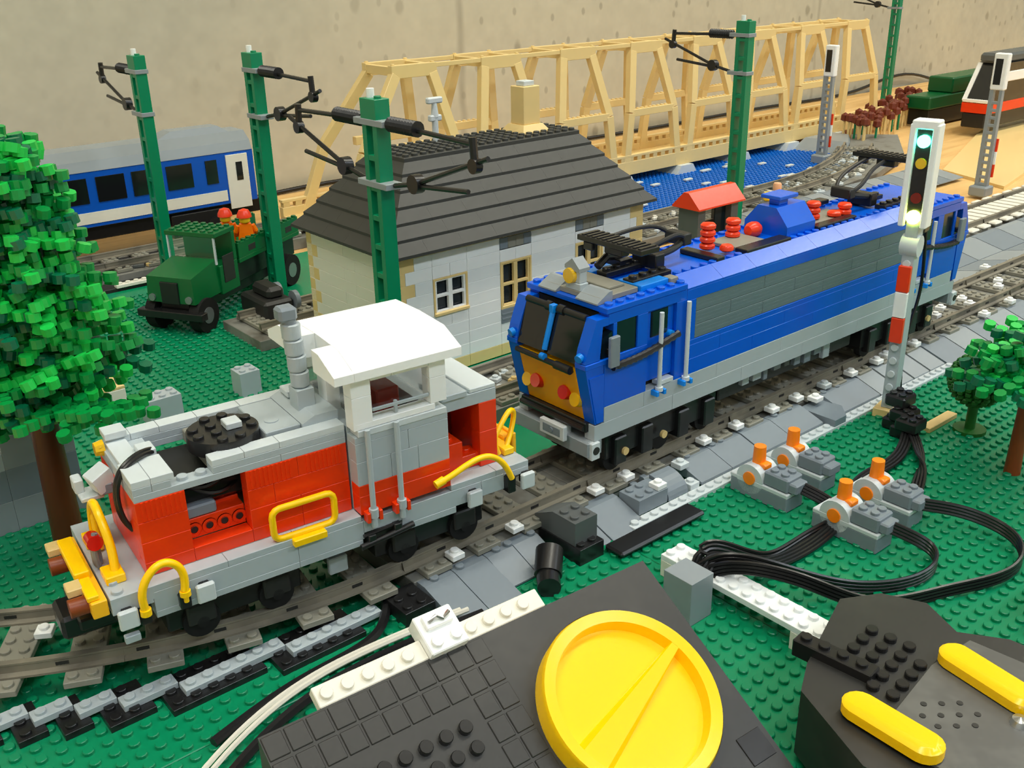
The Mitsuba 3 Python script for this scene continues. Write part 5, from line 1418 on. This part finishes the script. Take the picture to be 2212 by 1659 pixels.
# second controller, flat, with yellow rocker levers
Q = Thing('lever_controller', 'black and grey controller with two yellow rocker levers at the bottom right corner', 'controller', None, Rz(-1.47), (-5.05, -17.58, 4.38))
qp = Q.part
qp('case', MB().prism([(-2.6, 1.6), (-1.2, 3.6), (1.0, 4.4), (3.2, 3.0), (5.4, 4.2), (12, 4.2), (12, -9), (4, -9), (-.4, -6.5), (-1.2, -4.5)], 2, -3.8, 0), 'console_black')
qp('top_panel', MB().prism([(3.4, -.6), (4.0, 2.6), (12, 2.6), (12, -7), (3.6, -7)], 2, 0, .12), 'console_grey', label='dark grey raised panel')
for a, rows_ in ((0, (0, -1, -2, -3)), (1, (0, -1, -2, -3)), (2, (0, -1, -2, -3, -4, -5)), (3, (-1, -2, -3, -4))):
    for r in rows_:
        qp('stud', MB().studs((a,), (r,), 0, .32, .28), 'black')
for a, r in ((4.3, -3.6), (4.9, -3), (5.5, -2.4), (4.6, -4.4), (5.2, -3.8), (5.8, -3.2), (6.4, -2.6), (5.4, -4.6), (6.0, -4.0), (6.6, -3.4)):
    qp('speaker_hole', MB().cyl((a, r, .1), (a, r, .16), .15, n=10), 'matt_black')


def lever(x0, y0, x1, y1):
    a, b = np.array([x0, y0]), np.array([x1, y1])
    d = (b - a) / np.linalg.norm(b - a)
    n = np.array([-d[1], d[0]])
    pts = []
    for c, s in ((a, -1), (b, 1)):
        for th in np.linspace(-1.5, 1.5, 9):
            e = c + .85 * (s * d * math.cos(th) + n * math.sin(th))
            pts += [(*e, .2), (*e, .7)]
            e = c + .6 * (s * d * math.cos(th) + n * math.sin(th))
            pts.append((*e, .9))
    qp('lever', MB().hull(pts), 'yellow', smooth=40, label='yellow rocker lever')


lever(4.2, .3, 7.6, -.6)
lever(2.4, -6.2, 5.6, -6.6)
qp('pivot', MB().lathe([(0, .1), (.45, .1), (.35, .4), (0, .5)], (8.0, -1.9, 0), 2, 18), 'chrome', smooth=40)
t = Thing('hole_beam', 'black four-stud beam lying between the two controllers', 'beam', None, Rz(-1.47), (-5.05, -17.58, 3.9))
t.single(MB().box(-2.4, 1.8, -3.9, -2.9, 0, 1.0, .06).studs((-1.9, -.9, .1, 1.1), (-3.4,), 1.0), 'black')
t = Thing('tan_plate', 'narrow grey-tan plate on the green baseplate before the round bush', 'plate')
t.single(MB().box(27.4, 31.9, -3.4, -2.5, 0, .45, .04), 'warm_tan')
t = Thing('pale_block', 'pale grey block at the right edge of the photo', 'block')
t.single(brick(8, 11, -23, -20.2, 0, 2.4), 'pale_grey')
# ---- plants -----------------------------------------------------------------------------
t = Thing('round_bush', 'dark green round bush with ribbed leaves on a thin stem', 'bush', None, None, (30.3, -5.3, 0))
m = MB()
for i in range(14):
    ph = -1.35 + 2.7 * i / 13
    for j in range(max(5, int(20 * math.cos(ph)))):
        th = j * 2 * math.pi / max(5, int(20 * math.cos(ph)))
        c = np.array([math.cos(th) * math.cos(ph), math.sin(th) * math.cos(ph), math.sin(ph)]) * 2.1 + [0, 0, 4.6]
        m.box(c[0] - .22, c[0] + .22, c[1] - .22, c[1] + .22, c[2] - .18, c[2] + .18, .08)
t.part('core', MB().lathe([(0, 2.6), (1.4, 3.1), (2.0, 4.6), (1.4, 6.1), (0, 6.6)], (0, 0, 0), 2, 20), 'bush_green')
t.part('leaf_ribs', m, 'bush_green', kind='stuff')
t.part('stem', MB().cyl((0, 0, 0), (0, 0, 2.8), .4).cyl((0, 0, 0), (0, 0, .3), 1.3, n=18), 'bush_green', smooth=40)


def tree(x, y, h, r, label, trunk, n, z1, seed, wid):
    t = Thing('tree', label, 'tree', None, None, (x, y, 0))
    t.part('trunk', MB().cyl((0, 0, 0), (0, 0, h * .8), wid, wid * .6, 18), trunk, smooth=40)
    r_ = random.Random(seed)
    for v in range(4):
        def leaf(v=v):
            q_ = random.Random(v)
            m = MB()
            for b in range(5):
                a = b * 1.256 + q_.uniform(-.3, .3)
                for k in range(3):
                    d = .8 + k * .95
                    px, py_ = d * math.cos(a), d * math.sin(a)
                    m.cyl((px, py_, -.12), (px, py_, .42), .42, n=8)
                m.box(-.2, .2, -.2, .2, 0, .2, 0)
            return m
        LEAF.setdefault(v, leaf)
    for i in range(n):
        f = (i + .5) / n
        z = z1 + (h - z1) * f
        rad = r * (1 - f * .85) * math.sqrt(r_.random())
        a = r_.uniform(0, 6.28)
        t.part('leaf', LEAF[i % 4], ('leaf_bright', 'leaf_dark', 'leaf_mid', 'leaf_mid')[r_.randrange(4)], share='leaf%d' % (i % 4), M=Rz(r_.uniform(0, 6.28)) @ Rx(r_.uniform(-.35, .35)), t=(rad * math.cos(a), rad * math.sin(a), z))


LEAF = {}
tree(-32.2, 26.5, 27.5, 5.6, 'big green tree with a brown trunk on the left behind the red locomotive', 'brown', 190, 10.4, 4, 1.05)
tree(25.8, -11, 10.6, 5.0, 'bright green leafy tree cut by the right edge with a thin brown trunk', 'red_brown', 26, 7.2, 8, .6)
# ---- left platform and walls ----------------------------------------------------------------
t = Thing('station_platform', 'low white and tan platform behind the tree on the left', 'platform')
t.part('slab', MB().box(-60, -20.6, 46.6, 62, .3, 2.2, .05), 'offwhite')
t.part('edge_tile', MB().box(-22.6, -20.6, 46.6, 62, 2.2, 2.5, .05), 'tan')
t = Thing('low_wall', 'grey brick wall in front of the platform at the left edge', 'wall')
for a, b, h_ in ((-48, -39, 6), (-39, -34.2, 6.0), (-34.2, -31.2, 8.4), (-31.2, -29.4, 7.2)):
    for k in range(int(h_ / 2.4)):
        t.part('brick', brick(a, b, 31.4, 33.4, k * 2.4, k * 2.4 + 2.4), 'slate_grey' if k % 2 else 'mid_grey')
    t.part('top_brick', brick(a, b, 31.4, 33.4, int(h_ / 2.4) * 2.4, h_ + .1, True), 'light_grey')
for x, y, sx, lb in ((-11.8, 42, 2, 'light grey two-by-two brick on green ground behind the fan disc'), (-20.5, 41.6, 3, 'light grey brick on green ground behind the front hood')):
    t = Thing('loose_brick', lb, 'brick')
    t.single(brick(x, x + sx, y, y + 2, 0, 2.4, True), 'light_grey')
